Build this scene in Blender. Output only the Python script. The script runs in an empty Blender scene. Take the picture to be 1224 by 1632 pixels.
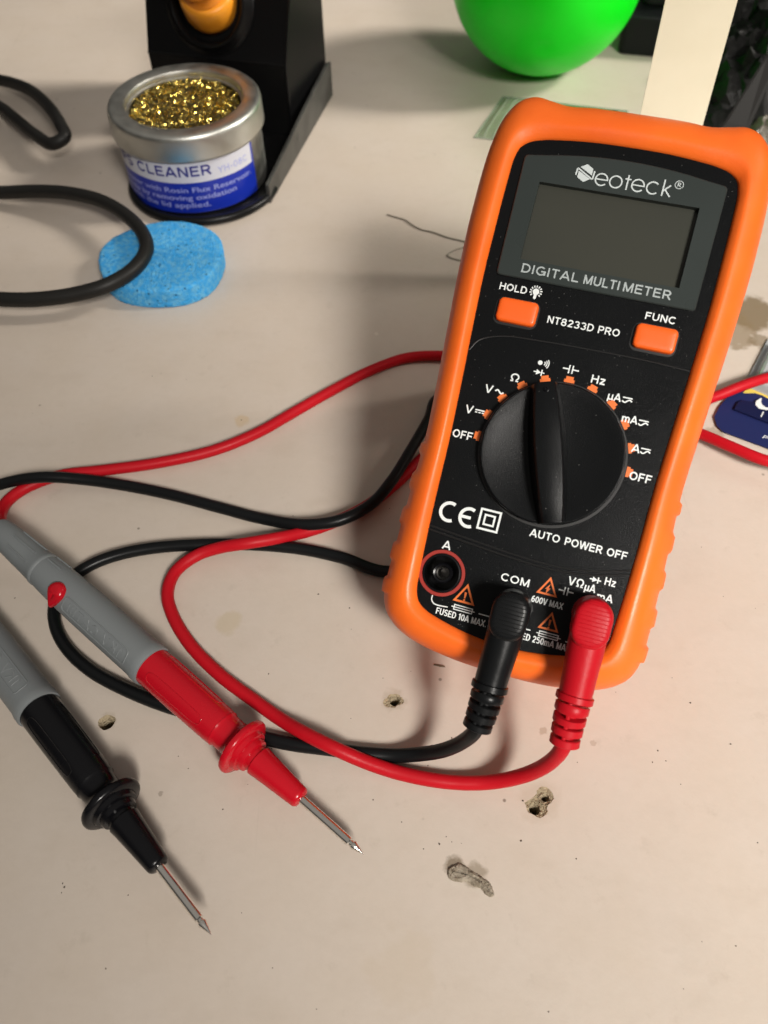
import bpy, bmesh, math, random
from mathutils import Matrix, Vector
random.seed(7)
S = 0.00092                      # modelling unit (about a millimetre) -> metres
C = bpy.context.scene
COL = C.collection

# ------------------------------------------------------------------ camera, world, lamps
CAM_ROT = Matrix(((0.999793, 0.020342, 0.0), (-0.016221, 0.797268, -0.603407), (-0.012274, 0.603282, 0.797433)))
CAM_Z = 221.833
cam_d = bpy.data.cameras.new('camera')
cam_d.sensor_fit = 'VERTICAL'
cam_d.lens = 3.99
cam_d.sensor_height = 1632 / 1321 * 3.99
cam_d.sensor_width = cam_d.sensor_height * 0.75
cam_d.clip_start = 0.005
cam_d.clip_end = 20
cam_d.dof.use_dof = True
cam_d.dof.focus_distance = 0.232 * 0.92
cam_d.dof.aperture_fstop = 2.4
cam = bpy.data.objects.new('camera', cam_d)
COL.objects.link(cam)
cam.matrix_world = Matrix.Translation((0, 0, CAM_Z * S)) @ CAM_ROT.to_4x4()
C.camera = cam

w = bpy.data.worlds.new('World')
C.world = w
w.use_nodes = True
w.node_tree.nodes['Background'].inputs[0].default_value = (1.0, 0.94, 0.86, 1)
# room light: pale ceiling overhead, dim walls towards the horizon
_n = w.node_tree
_tc = _n.nodes.new('ShaderNodeTexCoord')
_sp = _n.nodes.new('ShaderNodeSeparateXYZ')
_mr = _n.nodes.new('ShaderNodeMapRange')
_mr.interpolation_type = 'SMOOTHSTEP'
for _i, _v in enumerate((0.30, 0.80, 0.035, 0.24)):
    _mr.inputs[_i + 1].default_value = _v
_n.links.new(_tc.outputs['Generated'], _sp.inputs[0])
_n.links.new(_sp.outputs[2], _mr.inputs[0])
_n.links.new(_mr.outputs[0], _n.nodes['Background'].inputs[1])


def area_lamp(name, loc, target, sx, sy, power, color, spread=180):
    d = bpy.data.lights.new(name, 'AREA')
    d.shape = 'RECTANGLE'
    d.size, d.size_y = sx, sy
    d.energy = power
    d.color = color
    d.spread = math.radians(spread)
    o = bpy.data.objects.new(name, d)
    COL.objects.link(o)
    o.location = loc
    o.rotation_euler = (Vector(target) - Vector(loc)).to_track_quat('-Z', 'Y').to_euler()
    return o


area_lamp('ceiling_tube_lamp', (0.56, -0.90, 1.05), (0.215, 0.075, 0.0), 0.46, 0.32, 1.62, (1.0, 0.95, 0.885), 28)
area_lamp('far_tube_lamp', (1.29, 0.52, 0.95), (-0.10, 0.54, 0.0), 0.42, 0.36, 0.90, (1.0, 0.94, 0.85), 19)

C.view_settings.view_transform = 'Standard'
C.view_settings.look = 'None'
C.view_settings.gamma = 1
C.view_settings.exposure = 0
C.view_settings.use_curve_mapping = False
C.render.engine = 'CYCLES'
C.cycles.use_denoising = True
C.cycles.max_bounces = 10
C.cycles.transparent_max_bounces = 12
C.cycles.caustics_reflective = False


# ------------------------------------------------------------------ helpers
def ray(px, py):
    return CAM_ROT @ Vector(((px - 612) / 1321, -(py - 816) / 1321, -1))


def at(px, py, z=0.0):
    """a point of the place at height z above the table"""
    r = ray(px, py)
    k = (z - CAM_Z) / r.z
    return Vector((0, 0, CAM_Z)) + r * k


class MB:
    def __init__(s):
        s.v, s.f = [], []

    def add(s, verts, faces):
        n = len(s.v)
        s.v += [Vector(p) for p in verts]
        s.f += [tuple(i + n for i in f) for f in faces]
        return s

    def grid(s, rows, closed_u=True, cap0=False, cap1=False):
        """rows of points joined into a skin; closed_u joins the row ends"""
        n = len(rows[0])
        v = [p for r in rows for p in r]
        f = []
        for i in range(len(rows) - 1):
            for j in range(n if closed_u else n - 1):
                k = (j + 1) % n
                f.append((i * n + j, i * n + k, (i + 1) * n + k, (i + 1) * n + j))
        if cap0:
            f.append(tuple(reversed(range(n))))
        if cap1:
            f.append(tuple((len(rows) - 1) * n + j for j in range(n)))
        return s.add(v, f)

    def tube(s, path, rad, n=12, caps=True):
        path = [Vector(p) for p in path]
        m = len(path)
        R = rad if isinstance(rad, (list, tuple)) else [rad] * m
        T = []
        for i in range(m):
            a, b = path[max(i - 1, 0)], path[min(i + 1, m - 1)]
            T.append((b - a).normalized())
        up = Vector((0, 0, 1)) if abs(T[0].z) < 0.9 else Vector((1, 0, 0))
        N = (up - T[0] * up.dot(T[0])).normalized()
        rows = []
        for i in range(m):
            N = (N - T[i] * N.dot(T[i])).normalized()
            B = T[i].cross(N)
            rows.append([path[i] + (N * math.cos(2 * math.pi * j / n) + B * math.sin(2 * math.pi * j / n)) * R[i] for j in range(n)])
        return s.grid(rows, True, caps, caps)

    def lathe(s, prof, org=(0, 0, 0), axis=(0, 0, 1), n=48, cap0=True, cap1=True):
        """prof = [(radius, height along axis)]"""
        org, ax = Vector(org), Vector(axis).normalized()
        h = Vector((1, 0, 0)) if abs(ax.x) < 0.8 else Vector((0, 1, 0))
        X = (h - ax * h.dot(ax)).normalized()
        Y = ax.cross(X)
        rows = [[org + ax * z + (X * math.cos(2 * math.pi * j / n) + Y * math.sin(2 * math.pi * j / n)) * r for j in range(n)] for r, z in prof]
        return s.grid(rows, True, cap0, cap1)

    def prism(s, poly, z0, z1):
        n = len(poly)
        v = [(p[0], p[1], z0) for p in poly] + [(p[0], p[1], z1) for p in poly]
        f = [tuple(reversed(range(n))), tuple(range(n, 2 * n))]
        f += [(i, (i + 1) % n, n + (i + 1) % n, n + i) for i in range(n)]
        return s.add(v, f)

    def box(s, c, sz, M=None):
        x, y, z = sz[0] / 2, sz[1] / 2, sz[2] / 2
        v = [Vector((a, b, d)) for a in (-x, x) for b in (-y, y) for d in (-z, z)]
        if M:
            v = [M @ p for p in v]
        v = [p + Vector(c) for p in v]
        return s.add(v, [(0, 1, 3, 2), (4, 6, 7, 5), (0, 4, 5, 1), (2, 3, 7, 6), (0, 2, 6, 4), (1, 5, 7, 3)])

    def stroke(s, pts, wd, z):
        """flat ribbon of ink in the local xy plane"""
        pts = [Vector((p[0], p[1], 0)) for p in pts]
        L, Rr = [], []
        for i, p in enumerate(pts):
            a, b = pts[max(i - 1, 0)], pts[min(i + 1, len(pts) - 1)]
            t = (b - a).normalized()
            nn = Vector((-t.y, t.x, 0)) * wd / 2
            L.append((p.x + nn.x, p.y + nn.y, z))
            Rr.append((p.x - nn.x, p.y - nn.y, z))
        m = len(pts)
        return s.add(L + Rr, [(i, m + i, m + i + 1, i + 1) for i in range(m - 1)])

    def flat(s, poly, z):
        return s.add([(p[0], p[1], z) for p in poly], [tuple(range(len(poly)))])

    def xf(s, fn):
        s.v = [Vector(fn(p)) for p in s.v]
        return s

    def build(s, name, mat, parent=None, off=(0, 0, 0), smooth=40, bevel=0, subd=0, fix=True):
        off = Vector(off)
        me = bpy.data.meshes.new(name)
        me.from_pydata([(p + off) * S for p in s.v], [], s.f)
        bm = bmesh.new()
        bm.from_mesh(me)
        bmesh.ops.remove_doubles(bm, verts=bm.verts, dist=1e-7)
        if fix:
            bmesh.ops.recalc_face_normals(bm, faces=bm.faces)
        if smooth:
            ang = math.radians(smooth)
            for fc in bm.faces:
                fc.smooth = True
            for e in bm.edges:
                if len(e.link_faces) == 2 and e.calc_face_angle(0) > ang:
                    e.smooth = False
        bm.to_mesh(me)
        bm.free()
        me.materials.append(mat)
        o = bpy.data.objects.new(name, me)
        COL.objects.link(o)
        if parent:
            o.parent = parent
        if bevel:
            b = o.modifiers.new('bevel', 'BEVEL')
            b.width = bevel * S
            b.segments = 3
            b.limit_method = 'ANGLE'
            b.angle_limit = math.radians(35)
        if subd:
            b = o.modifiers.new('subd', 'SUBSURF')
            b.levels = b.render_levels = subd
        return o


def tag(o, label=None, cat=None, group=None, kind=None):
    for k, v in (('label', label), ('category', cat), ('group', group), ('kind', kind)):
        if v:
            o[k] = v
    return o


def thing(name, label, cat, loc=(0, 0, 0), rot=None, group=None):
    o = bpy.data.objects.new(name, None)
    o.empty_display_size = 0.01
    COL.objects.link(o)
    M = Matrix.Translation(Vector(loc) * S)
    if rot:
        M = M @ rot.to_4x4()
    o.matrix_world = M
    return tag(o, label, cat, group)


def curve(pts, step=1.2):
    """smooth path through points (chord-length Catmull-Rom), evenly resampled"""
    P = [Vector(p) for p in pts]
    P = [P[0] * 2 - P[1]] + P + [P[-1] * 2 - P[-2]]
    out = []
    for i in range(1, len(P) - 2):
        p0, p1, p2, p3 = P[i - 1:i + 3]
        d0, d1, d2 = [max((b - a).length, 1e-6) ** 0.5 for a, b in ((p0, p1), (p1, p2), (p2, p3))]
        m1 = (p1 - p0) / d0 - (p2 - p0) / (d0 + d1) + (p2 - p1) / d1
        m2 = (p2 - p1) / d1 - (p3 - p1) / (d1 + d2) + (p3 - p2) / d2
        m1, m2 = m1 * d1, m2 * d1
        n = max(2, int((p2 - p1).length / step))
        for k in range(n):
            t = k / n
            out.append(p1 * (2 * t**3 - 3 * t**2 + 1) + m1 * (t**3 - 2 * t**2 + t) + p2 * (-2 * t**3 + 3 * t**2) + m2 * (t**3 - t**2))
    out.append(P[-2])
    return out


def arc(cx, cy, r, a0, a1, n=20, ry=None):
    ry = ry or r
    return [(cx + r * math.cos(math.radians(a0 + (a1 - a0) * i / n)), cy + ry * math.sin(math.radians(a0 + (a1 - a0) * i / n))) for i in range(n + 1)]


def rrect(x, y, w_, h_, r, n=5):
    out = []
    for cx, cy, a in ((x + w_ / 2 - r, y + h_ / 2 - r, 0), (x - w_ / 2 + r, y + h_ / 2 - r, 90), (x - w_ / 2 + r, y - h_ / 2 + r, 180), (x + w_ / 2 - r, y - h_ / 2 + r, 270)):
        out += arc(cx, cy, r, a, a + 90, n)
    return out


def text_mesh(body, bold=0.0):
    """verts, faces of a line of lettering; x from 0 to 1, y in units of cap height"""
    cu = bpy.data.curves.new('lettering_curve', 'FONT')
    cu.body = body
    cu.size = 1
    cu.offset = bold
    cu.resolution_u = 4
    o = bpy.data.objects.new('lettering_curve', cu)
    COL.objects.link(o)
    bpy.context.view_layer.update()
    me = bpy.data.meshes.new_from_object(o.evaluated_get(bpy.context.evaluated_depsgraph_get()))
    v = [Vector(p.co) for p in me.vertices]
    f = [tuple(p.vertices) for p in me.polygons]
    bpy.data.objects.remove(o)
    bpy.data.curves.remove(cu)
    bpy.data.meshes.remove(me)
    x0, x1 = min(p.x for p in v), max(p.x for p in v)
    return [Vector(((p.x - x0) / (x1 - x0), p.y / 0.727, 0)) for p in v], f


def _arcs(cx, cy, rx, ry, a0, a1, n=14):
    return [(cx + rx * math.cos(math.radians(a0 + (a1 - a0) * i / n)), cy + ry * math.sin(math.radians(a0 + (a1 - a0) * i / n))) for i in range(n + 1)]


# plain grotesque capitals as pen strokes: (width, [polyline, ...]) in units of the cap height
h_ = 0.08
GL = {
    'A': (0.80, [[(0.04, 0), (0.40, 1)], [(0.40, 1), (0.76, 0)], [(0.17, 0.3), (0.63, 0.3)]]),
    'C': (0.78, [_arcs(0.42, 0.5, 0.34, 0.42, 42, 318, 22)]),
    'D': (0.76, [[(0.1, 0), (0.1, 1)], [(0.02, 1 - h_), (0.34, 1 - h_)] + _arcs(0.34, 0.5, 0.34, 0.42, 90, -90, 16) + [(0.02, h_)]]),
    'E': (0.68, [[(0.1, 0), (0.1, 1)], [(0.1, 1 - h_), (0.64, 1 - h_)], [(0.1, 0.52), (0.6, 0.52)], [(0.1, h_), (0.66, h_)]]),
    'F': (0.64, [[(0.1, 0), (0.1, 1)], [(0.1, 1 - h_), (0.62, 1 - h_)], [(0.1, 0.5), (0.56, 0.5)]]),
    'G': (0.82, [_arcs(0.42, 0.5, 0.34, 0.42, 45, 340, 24), [(0.76, 0.06), (0.76, 0.5)], [(0.44, 0.46), (0.84, 0.46)]]),
    'H': (0.76, [[(0.1, 0), (0.1, 1)], [(0.66, 0), (0.66, 1)], [(0.1, 0.52), (0.66, 0.52)]]),
    'I': (0.24, [[(0.12, 0), (0.12, 1)]]),
    'K': (0.76, [[(0.1, 0), (0.1, 1)], [(0.1, 0.38), (0.66, 1)], [(0.3, 0.58), (0.7, 0)]]),
    'L': (0.62, [[(0.1, 0), (0.1, 1)], [(0.1, h_), (0.6, h_)]]),
    'M': (0.88, [[(0.1, 0), (0.1, 1)], [(0.78, 0), (0.78, 1)], [(0.1, 1), (0.44, 0.05)], [(0.44, 0.05), (0.78, 1)]]),
    'N': (0.76, [[(0.1, 0), (0.1, 1)], [(0.66, 0), (0.66, 1)], [(0.1, 0.98), (0.66, 0.02)]]),
    'O': (0.84, [_arcs(0.42, 0.5, 0.34, 0.42, 0, 360, 28)]),
    'P': (0.68, [[(0.1, 0), (0.1, 1)], [(0.1, 1 - h_), (0.38, 1 - h_)] + _arcs(0.38, 0.68, 0.22, 0.24, 90, -90, 12) + [(0.1, 0.44)]]),
    'R': (0.76, [[(0.1, 0), (0.1, 1)], [(0.1, 1 - h_), (0.40, 1 - h_)] + _arcs(0.40, 0.69, 0.22, 0.23, 90, -90, 12) + [(0.1, 0.46)], [(0.4, 0.46), (0.68, 0)]]),
    'S': (0.72, [_arcs(0.36, 0.71, 0.26, 0.21, 30, 250, 14) + _arcs(0.36, 0.29, 0.27, 0.21, 80, -150, 14)]),
    'T': (0.66, [[(0.33, 0), (0.33, 1)], [(0.02, 1 - h_), (0.64, 1 - h_)]]),
    'U': (0.76, [[(0.1, 1), (0.1, 0.36)] + _arcs(0.38, 0.36, 0.28, 0.28, 180, 360, 14) + [(0.66, 1)]]),
    'V': (0.74, [[(0.04, 1), (0.37, 0)], [(0.37, 0), (0.70, 1)]]),
    'W': (1.06, [[(0.04, 1), (0.29, 0)], [(0.29, 0), (0.53, 1)], [(0.53, 1), (0.77, 0)], [(0.77, 0), (1.02, 1)]]),
    'X': (0.74, [[(0.05, 0), (0.69, 1)], [(0.05, 1), (0.69, 0)]]),
    'Z': (0.70, [[(0.05, 1 - h_), (0.65, 1 - h_)], [(0.62, 0.95), (0.08, 0.05)], [(0.05, h_), (0.66, h_)]]),
    '0': (0.66, [_arcs(0.33, 0.5, 0.25, 0.42, 0, 360, 24)]),
    '1': (0.44, [[(0.3, 0), (0.3, 1)], [(0.06, 0.76), (0.3, 0.94)]]),
    '2': (0.66, [_arcs(0.33, 0.69, 0.24, 0.23, 165, -20, 14) + [(0.1, 0.1)], [(0.06, h_), (0.6, h_)]]),
    '3': (0.66, [_arcs(0.32, 0.71, 0.22, 0.21, 160, -85, 14), _arcs(0.32, 0.28, 0.25, 0.21, 85, -160, 14)]),
    '5': (0.66, [[(0.56, 1 - h_), (0.16, 1 - h_), (0.12, 0.5)], _arcs(0.32, 0.34, 0.25, 0.26, 140, -150, 16)]),
    '6': (0.66, [_arcs(0.33, 0.32, 0.24, 0.25, 0, 360, 20), _arcs(0.42, 0.4, 0.33, 0.52, 75, 180, 12)]),
    '8': (0.66, [_arcs(0.33, 0.72, 0.21, 0.2, 0, 360, 18), _arcs(0.33, 0.29, 0.25, 0.22, 0, 360, 18)]),
    '.': (0.24, [[(0.06, 0.09), (0.2, 0.09)]]),
    'm': (0.96, [[(0.1, 0), (0.1, 0.72)], _arcs(0.29, 0.46, 0.19, 0.2, 180, 0, 10) + [(0.48, 0)], _arcs(0.67, 0.46, 0.19, 0.2, 180, 0, 10) + [(0.86, 0)]]),
    'z': (0.58, [[(0.05, 0.66), (0.52, 0.66)], [(0.5, 0.64), (0.07, 0.08)], [(0.05, 0.08), (0.54, 0.08)]]),
    'µ': (0.66, [[(0.1, 0.74), (0.06, -0.24)], [(0.1, 0.3)] + _arcs(0.31, 0.28, 0.21, 0.2, 180, 360, 10) + [(0.54, 0.74)], [(0.54, 0.3), (0.58, 0)]]),
    'Ω': (0.86, [[(0.08, h_), (0.30, h_), (0.28, 0.16)] + _arcs(0.43, 0.57, 0.32, 0.36, 235, -55, 20) + [(0.56, h_), (0.78, h_)]]),
    'Y': (0.72, [[(0.04, 1), (0.36, 0.45)], [(0.68, 1), (0.36, 0.45)], [(0.36, 0.5), (0.36, 0)]]),
    '-': (0.42, [[(0.06, 0.4), (0.36, 0.4)]]),
    ' ': (0.30, []),
}


def text(mb, body, x0, x1, y, cap, z, bold=0.0, pen=0.165):
    """pen-stroke lettering; fills x0..x1 exactly"""
    gap = 0.10
    total = sum(GL[c][0] for c in body) + gap * (len(body) - 1)
    kx = (x1 - x0) / total
    x = 0
    for c in body:
        wd, strokes = GL[c]
        for i, st in enumerate(strokes):
            pts = []
            for p in st:
                q = (x0 + (x + p[0]) * kx, y + p[1] * cap)
                if not pts or math.hypot(q[0] - pts[-1][0], q[1] - pts[-1][1]) > 1e-5:
                    pts.append(q)
            mb.stroke(pts, (pen + bold) * cap, z + 0.006 * i)
        x += wd + gap


def plate_with_holes(outer, holes, ztop, zbot, side=True):
    """flat plate with true holes: returns MB with the top sheet and its outer side"""
    bm = bmesh.new()
    edges = []
    for loop in [outer] + holes:
        vs = [bm.verts.new((p[0], p[1], ztop)) for p in loop]
        edges += [bm.edges.new((vs[i], vs[(i + 1) % len(vs)])) for i in range(len(vs))]
    bmesh.ops.triangle_fill(bm, use_beauty=True, use_dissolve=False, edges=edges, normal=(0, 0, 1))
    mb = MB()
    bm.verts.index_update()
    mb.add([v.co.copy() for v in bm.verts], [tuple(v.index for v in f.verts) for f in bm.faces])
    bm.free()
    if side:
        mb.grid([[(p[0], p[1], z) for p in outer] for z in (ztop, zbot)])
    return mb


# ------------------------------------------------------------------ materials
def mat(name, col, rough=0.5, metal=0.0, spec=0.5, bump=None, var=None, dust=None, coat=0, sss=0, rvar=None):
    m = bpy.data.materials.new(name)
    m.use_nodes = True
    nt = m.node_tree
    b = nt.nodes['Principled BSDF']
    b.inputs['Base Color'].default_value = (*col, 1)
    b.inputs['Roughness'].default_value = rough
    b.inputs['Metallic'].default_value = metal
    b.inputs['Specular IOR Level'].default_value = spec
    if coat:
        b.inputs['Coat Weight'].default_value = coat
        b.inputs['Coat Roughness'].default_value = 0.06
    if sss:
        b.inputs['Subsurface Weight'].default_value = sss
        b.inputs['Subsurface Radius'].default_value = (0.6, 1.0, 0.4)
        b.inputs['Subsurface Scale'].default_value = 0.02
    tc = nt.nodes.new('ShaderNodeTexCoord')
    csock = None

    def noise(scale, detail=3, rough_=0.55):
        n = nt.nodes.new('ShaderNodeTexNoise')
        n.inputs['Scale'].default_value = scale
        n.inputs['Detail'].default_value = detail
        n.inputs['Roughness'].default_value = rough_
        nt.links.new(tc.outputs['Object'], n.inputs['Vector'])
        return n

    def ramp(src, a, b_, c0, c1):
        r = nt.nodes.new('ShaderNodeMapRange')
        r.inputs[1].default_value = a
        r.inputs[2].default_value = b_
        r.inputs[3].default_value = c0
        r.inputs[4].default_value = c1
        nt.links.new(src, r.inputs[0])
        return r.outputs[0]

    def mix(fac, a, b_):
        x = nt.nodes.new('ShaderNodeMix')
        x.data_type = 'RGBA'
        nt.links.new(fac, x.inputs[0])
        for s_, val in ((6, a), (7, b_)):
            if hasattr(val, 'links'):
                nt.links.new(val, x.inputs[s_])
            else:
                x.inputs[s_].default_value = (*val, 1)
        return x.outputs[2]
    if var:                       # (scale, second colour, low, high)
        csock = mix(ramp(noise(var[0]).outputs[0], var[2], var[3], 0, 1), csock or col, var[1])
    if dust:                      # (scale, colour, threshold): small pale specks lying on the surface
        vo = nt.nodes.new('ShaderNodeTexVoronoi')
        vo.inputs['Scale'].default_value = dust[0]
        nt.links.new(tc.outputs['Object'], vo.inputs['Vector'])
        csock = mix(ramp(vo.outputs['Distance'], dust[2], dust[2] * 0.6, 0, 1), csock or col, dust[1])
    if csock:
        nt.links.new(csock, b.inputs['Base Color'])
    if rvar:
        nt.links.new(ramp(noise(rvar[0]).outputs[0], 0.35, 0.65, rvar[1], rvar[2]), b.inputs['Roughness'])
    if bump:                      # (scale, strength, distance)
        bp = nt.nodes.new('ShaderNodeBump')
        bp.inputs['Strength'].default_value = bump[1]
        bp.inputs['Distance'].default_value = bump[2]
        nt.links.new(noise(bump[0], 4, 0.6).outputs[0], bp.inputs['Height'])
        nt.links.new(bp.outputs[0], b.inputs['Normal'])
    m['b'] = 1
    return m


M = dict(
    orange=mat('orange_rubber', (0.90, 0.155, 0.016), 0.42, spec=0.35, bump=(1600, 0.10, 0.0006), rvar=(60, 0.36, 0.52), var=(55, (0.82, 0.122, 0.012), 0.42, 0.75)),
    orange_key=mat('orange_button_plastic', (0.84, 0.115, 0.009), 0.38, bump=(1500, 0.05, 0.0005)),
    panel=mat('black_textured_plastic', (0.005, 0.0055, 0.006), 0.24, spec=0.13, bump=(3600, 0.4, 0.00016), dust=(700, (0.12, 0.12, 0.115), 0.075), rvar=(40, 0.21, 0.27)),
    knob=mat('black_dial_plastic', (0.005, 0.0055, 0.006), 0.28, spec=0.16, bump=(3600, 0.4, 0.00016), dust=(500, (0.13, 0.13, 0.125), 0.07)),
    gap=mat('dark_gap_plastic', (0.004, 0.004, 0.004), 0.5),
    lens=mat('grey_window_plastic', (0.028, 0.035, 0.033), 0.34, spec=0.3, dust=(170, (0.35, 0.36, 0.34), 0.03), rvar=(30, 0.26, 0.36)),
    lcd=mat('display_glass', (0.046, 0.047, 0.038), 0.2, spec=0.2, coat=0.05, var=(25, (0.041, 0.043, 0.036), 0.3, 0.7)),
    ink=mat('white_ink', (0.72, 0.75, 0.74), 0.5),
    ink_grey=mat('grey_ink', (0.36, 0.40, 0.40), 0.5),
    ink_silver=mat('silver_ink', (0.55, 0.60, 0.60), 0.45),
    ink_orange=mat('orange_ink', (0.72, 0.15, 0.018), 0.5),
    jackred=mat('red_jack_plastic', (0.30, 0.018, 0.010), 0.45),
    metal=mat('nickel_metal', (0.90, 0.87, 0.82), 0.16, metal=1, bump=(700, 0.05, 0.0005)),
    gunmetal=mat('dark_contact_metal', (0.10, 0.095, 0.09), 0.3, metal=1),
    black=mat('black_soft_plastic', (0.006, 0.0065, 0.007), 0.33, spec=0.18, bump=(1200, 0.12, 0.0002), rvar=(90, 0.28, 0.4)),
    blackgloss=mat('black_gloss_plastic', (0.004, 0.004, 0.005), 0.2, spec=0.28, bump=(700, 0.06, 0.0003), rvar=(120, 0.15, 0.28)),
    red=mat('red_soft_plastic', (0.44, 0.006, 0.013), 0.38, spec=0.18, bump=(1200, 0.12, 0.0004), rvar=(90, 0.36, 0.5)),
    redgloss=mat('red_gloss_plastic', (0.46, 0.005, 0.014), 0.26, spec=0.35, bump=(700, 0.06, 0.0004), rvar=(120, 0.15, 0.28)),
    grey=mat('grey_soft_plastic', (0.185, 0.20, 0.205), 0.5, spec=0.35, bump=(1600, 0.15, 0.0004), rvar=(80, 0.42, 0.55)),
    cordblack=mat('black_rubber_cord', (0.011, 0.0105, 0.0095), 0.5, spec=0.3, bump=(600, 0.1, 0.0005)),
    stand=mat('black_coated_steel', (0.004, 0.004, 0.0043), 0.34, spec=0.22, bump=(1100, 0.12, 0.0004)),
    standlip=mat('lit_coated_steel', (0.05, 0.05, 0.046), 0.42, bump=(1100, 0.12, 0.0004), var=(120, (0.03, 0.03, 0.028), 0.4, 0.65)),  # side lip: light on the stand's steel, painted in as a grey colour
    yellow=mat('yellow_handle_plastic', (0.86, 0.32, 0.02), 0.36, sss=0.1),
    yellowdark=mat('amber_handle_grip', (0.72, 0.23, 0.015), 0.42),
    tin=mat('brushed_tinplate', (0.56, 0.56, 0.52), 0.42, metal=1, bump=(350, 0.05, 0.0003), rvar=(150, 0.36, 0.48)),
    brass=mat('brass_shavings', (0.74, 0.57, 0.15), 0.2, metal=1),
    darkin=mat('dark_tin_inside', (0.05, 0.04, 0.02), 0.6),
    label_white=mat('white_label_paper', (0.62, 0.63, 0.70), 0.4),
    label_blue=mat('blue_label_paper', (0.008, 0.026, 0.36), 0.35),
    label_ink=mat('blue_label_ink', (0.03, 0.03, 0.22), 0.4),
    label_pale=mat('pale_label_ink', (0.32, 0.36, 0.72), 0.4),
    sponge=mat('blue_cellulose_sponge', (0.06, 0.46, 1.0), 0.85, spec=0.2, bump=(1100, 1.0, 0.0018), var=(560, (0.17, 0.58, 0.97), 0.42, 0.62), dust=(300, (0.015, 0.15, 0.40), 0.16)),
    ball=mat('green_ball_plastic', (0.006, 0.80, 0.015), 0.34, spec=0.3, sss=0.6, bump=(500, 0.05, 0.0005), rvar=(30, 0.3, 0.42)),
    strip=mat('cream_wood_strip', (0.90, 0.84, 0.64), 0.55, var=(70, (0.87, 0.81, 0.61), 0.35, 0.65)),
    devblack=mat('black_adapter_plastic', (0.005, 0.006, 0.0065), 0.45, spec=0.2),
    devgrey=mat('charcoal_adapter_plastic', (0.012, 0.012, 0.012), 0.45, spec=0.2, var=(60, (0.03, 0.03, 0.028), 0.4, 0.6)),
    bagblack=mat('black_bag_film', (0.006, 0.006, 0.0055), 0.5, spec=0.22, bump=(180, 0.5, 0.002), rvar=(90, 0.38, 0.62)),
    strap=mat('charcoal_card', (0.010, 0.0095, 0.009), 0.6, spec=0.15),
    navy=mat('navy_card', (0.014, 0.020, 0.085), 0.45, spec=0.15),
    navydark=mat('deep_navy_card', (0.007, 0.010, 0.045), 0.4, spec=0.15),
    greycard=mat('pale_grey_card', (0.34, 0.36, 0.37), 0.45, spec=0.3),
    yellowcard=mat('yellow_print', (0.72, 0.55, 0.10), 0.5),
    chip=mat('chipped_board_core', (0.44, 0.36, 0.24), 0.9, spec=0.1, bump=(1500, 1.0, 0.001), var=(900, (0.30, 0.24, 0.16), 0.45, 0.7)),
    chipgrey=mat('dried_glue', (0.35, 0.30, 0.235), 0.85, spec=0.15, bump=(1500, 0.8, 0.0006), var=(800, (0.20, 0.165, 0.12), 0.42, 0.64)),
    dirt=mat('dark_grit', (0.07, 0.055, 0.04), 0.9),
    wire=mat('dull_wire', (0.22, 0.195, 0.155), 0.5, metal=0.3),
    splinter=mat('brown_splinter', (0.13, 0.085, 0.05), 0.8),
)


def film(name, tint, gloss_rough=0.12, clear=0.72, milk=(0.75, 0.78, 0.74), gloss=0.14, bump=None):
    """thin clear plastic: see-through sheet with some milky scatter and a gloss"""
    m = bpy.data.materials.new(name)
    m.use_nodes = True
    nt = m.node_tree
    out = nt.nodes['Material Output']
    nt.nodes.remove(nt.nodes['Principled BSDF'])
    tr = nt.nodes.new('ShaderNodeBsdfTransparent')
    tr.inputs[0].default_value = (*tint, 1)
    df = nt.nodes.new('ShaderNodeBsdfDiffuse')
    df.inputs[0].default_value = (*milk, 1)
    gl = nt.nodes.new('ShaderNodeBsdfGlossy')
    gl.inputs[1].default_value = gloss_rough
    a = nt.nodes.new('ShaderNodeMixShader')
    a.inputs[0].default_value = clear
    nt.links.new(df.outputs[0], a.inputs[1])
    nt.links.new(tr.outputs[0], a.inputs[2])
    b = nt.nodes.new('ShaderNodeMixShader')
    b.inputs[0].default_value = gloss
    nt.links.new(a.outputs[0], b.inputs[1])
    nt.links.new(gl.outputs[0], b.inputs[2])
    nt.links.new(b.outputs[0], out.inputs[0])
    if bump:
        tc = nt.nodes.new('ShaderNodeTexCoord')
        n = nt.nodes.new('ShaderNodeTexNoise')
        n.inputs['Scale'].default_value = bump
        nt.links.new(tc.outputs['Object'], n.inputs['Vector'])
        bp = nt.nodes.new('ShaderNodeBump')
        bp.inputs['Distance'].default_value = 0.002
        bp.inputs['Strength'].default_value = 0.6
        nt.links.new(n.outputs[0], bp.inputs['Height'])
        nt.links.new(bp.outputs[0], gl.inputs['Normal'])
        nt.links.new(bp.outputs[0], df.inputs['Normal'])
    return m


M['bagfilm'] = film('green_tinted_film', (0.80, 0.90, 0.78), 0.2, 0.70, (0.34, 0.42, 0.30), 0.06, 300)
M['weld'] = film('milky_weld_film', (0.8, 0.86, 0.78), 0.2, 0.35, (0.42, 0.48, 0.38), 0.12)
M['clearfilm'] = film('crumpled_clear_film', (0.85, 0.85, 0.82), 0.3, 0.35, (0.24, 0.22, 0.18), 0.07, 200)
M['blister'] = film('clear_blister_film', (0.93, 0.95, 0.97), 0.1, 0.35, (0.50, 0.52, 0.53), 0.06)


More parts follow.
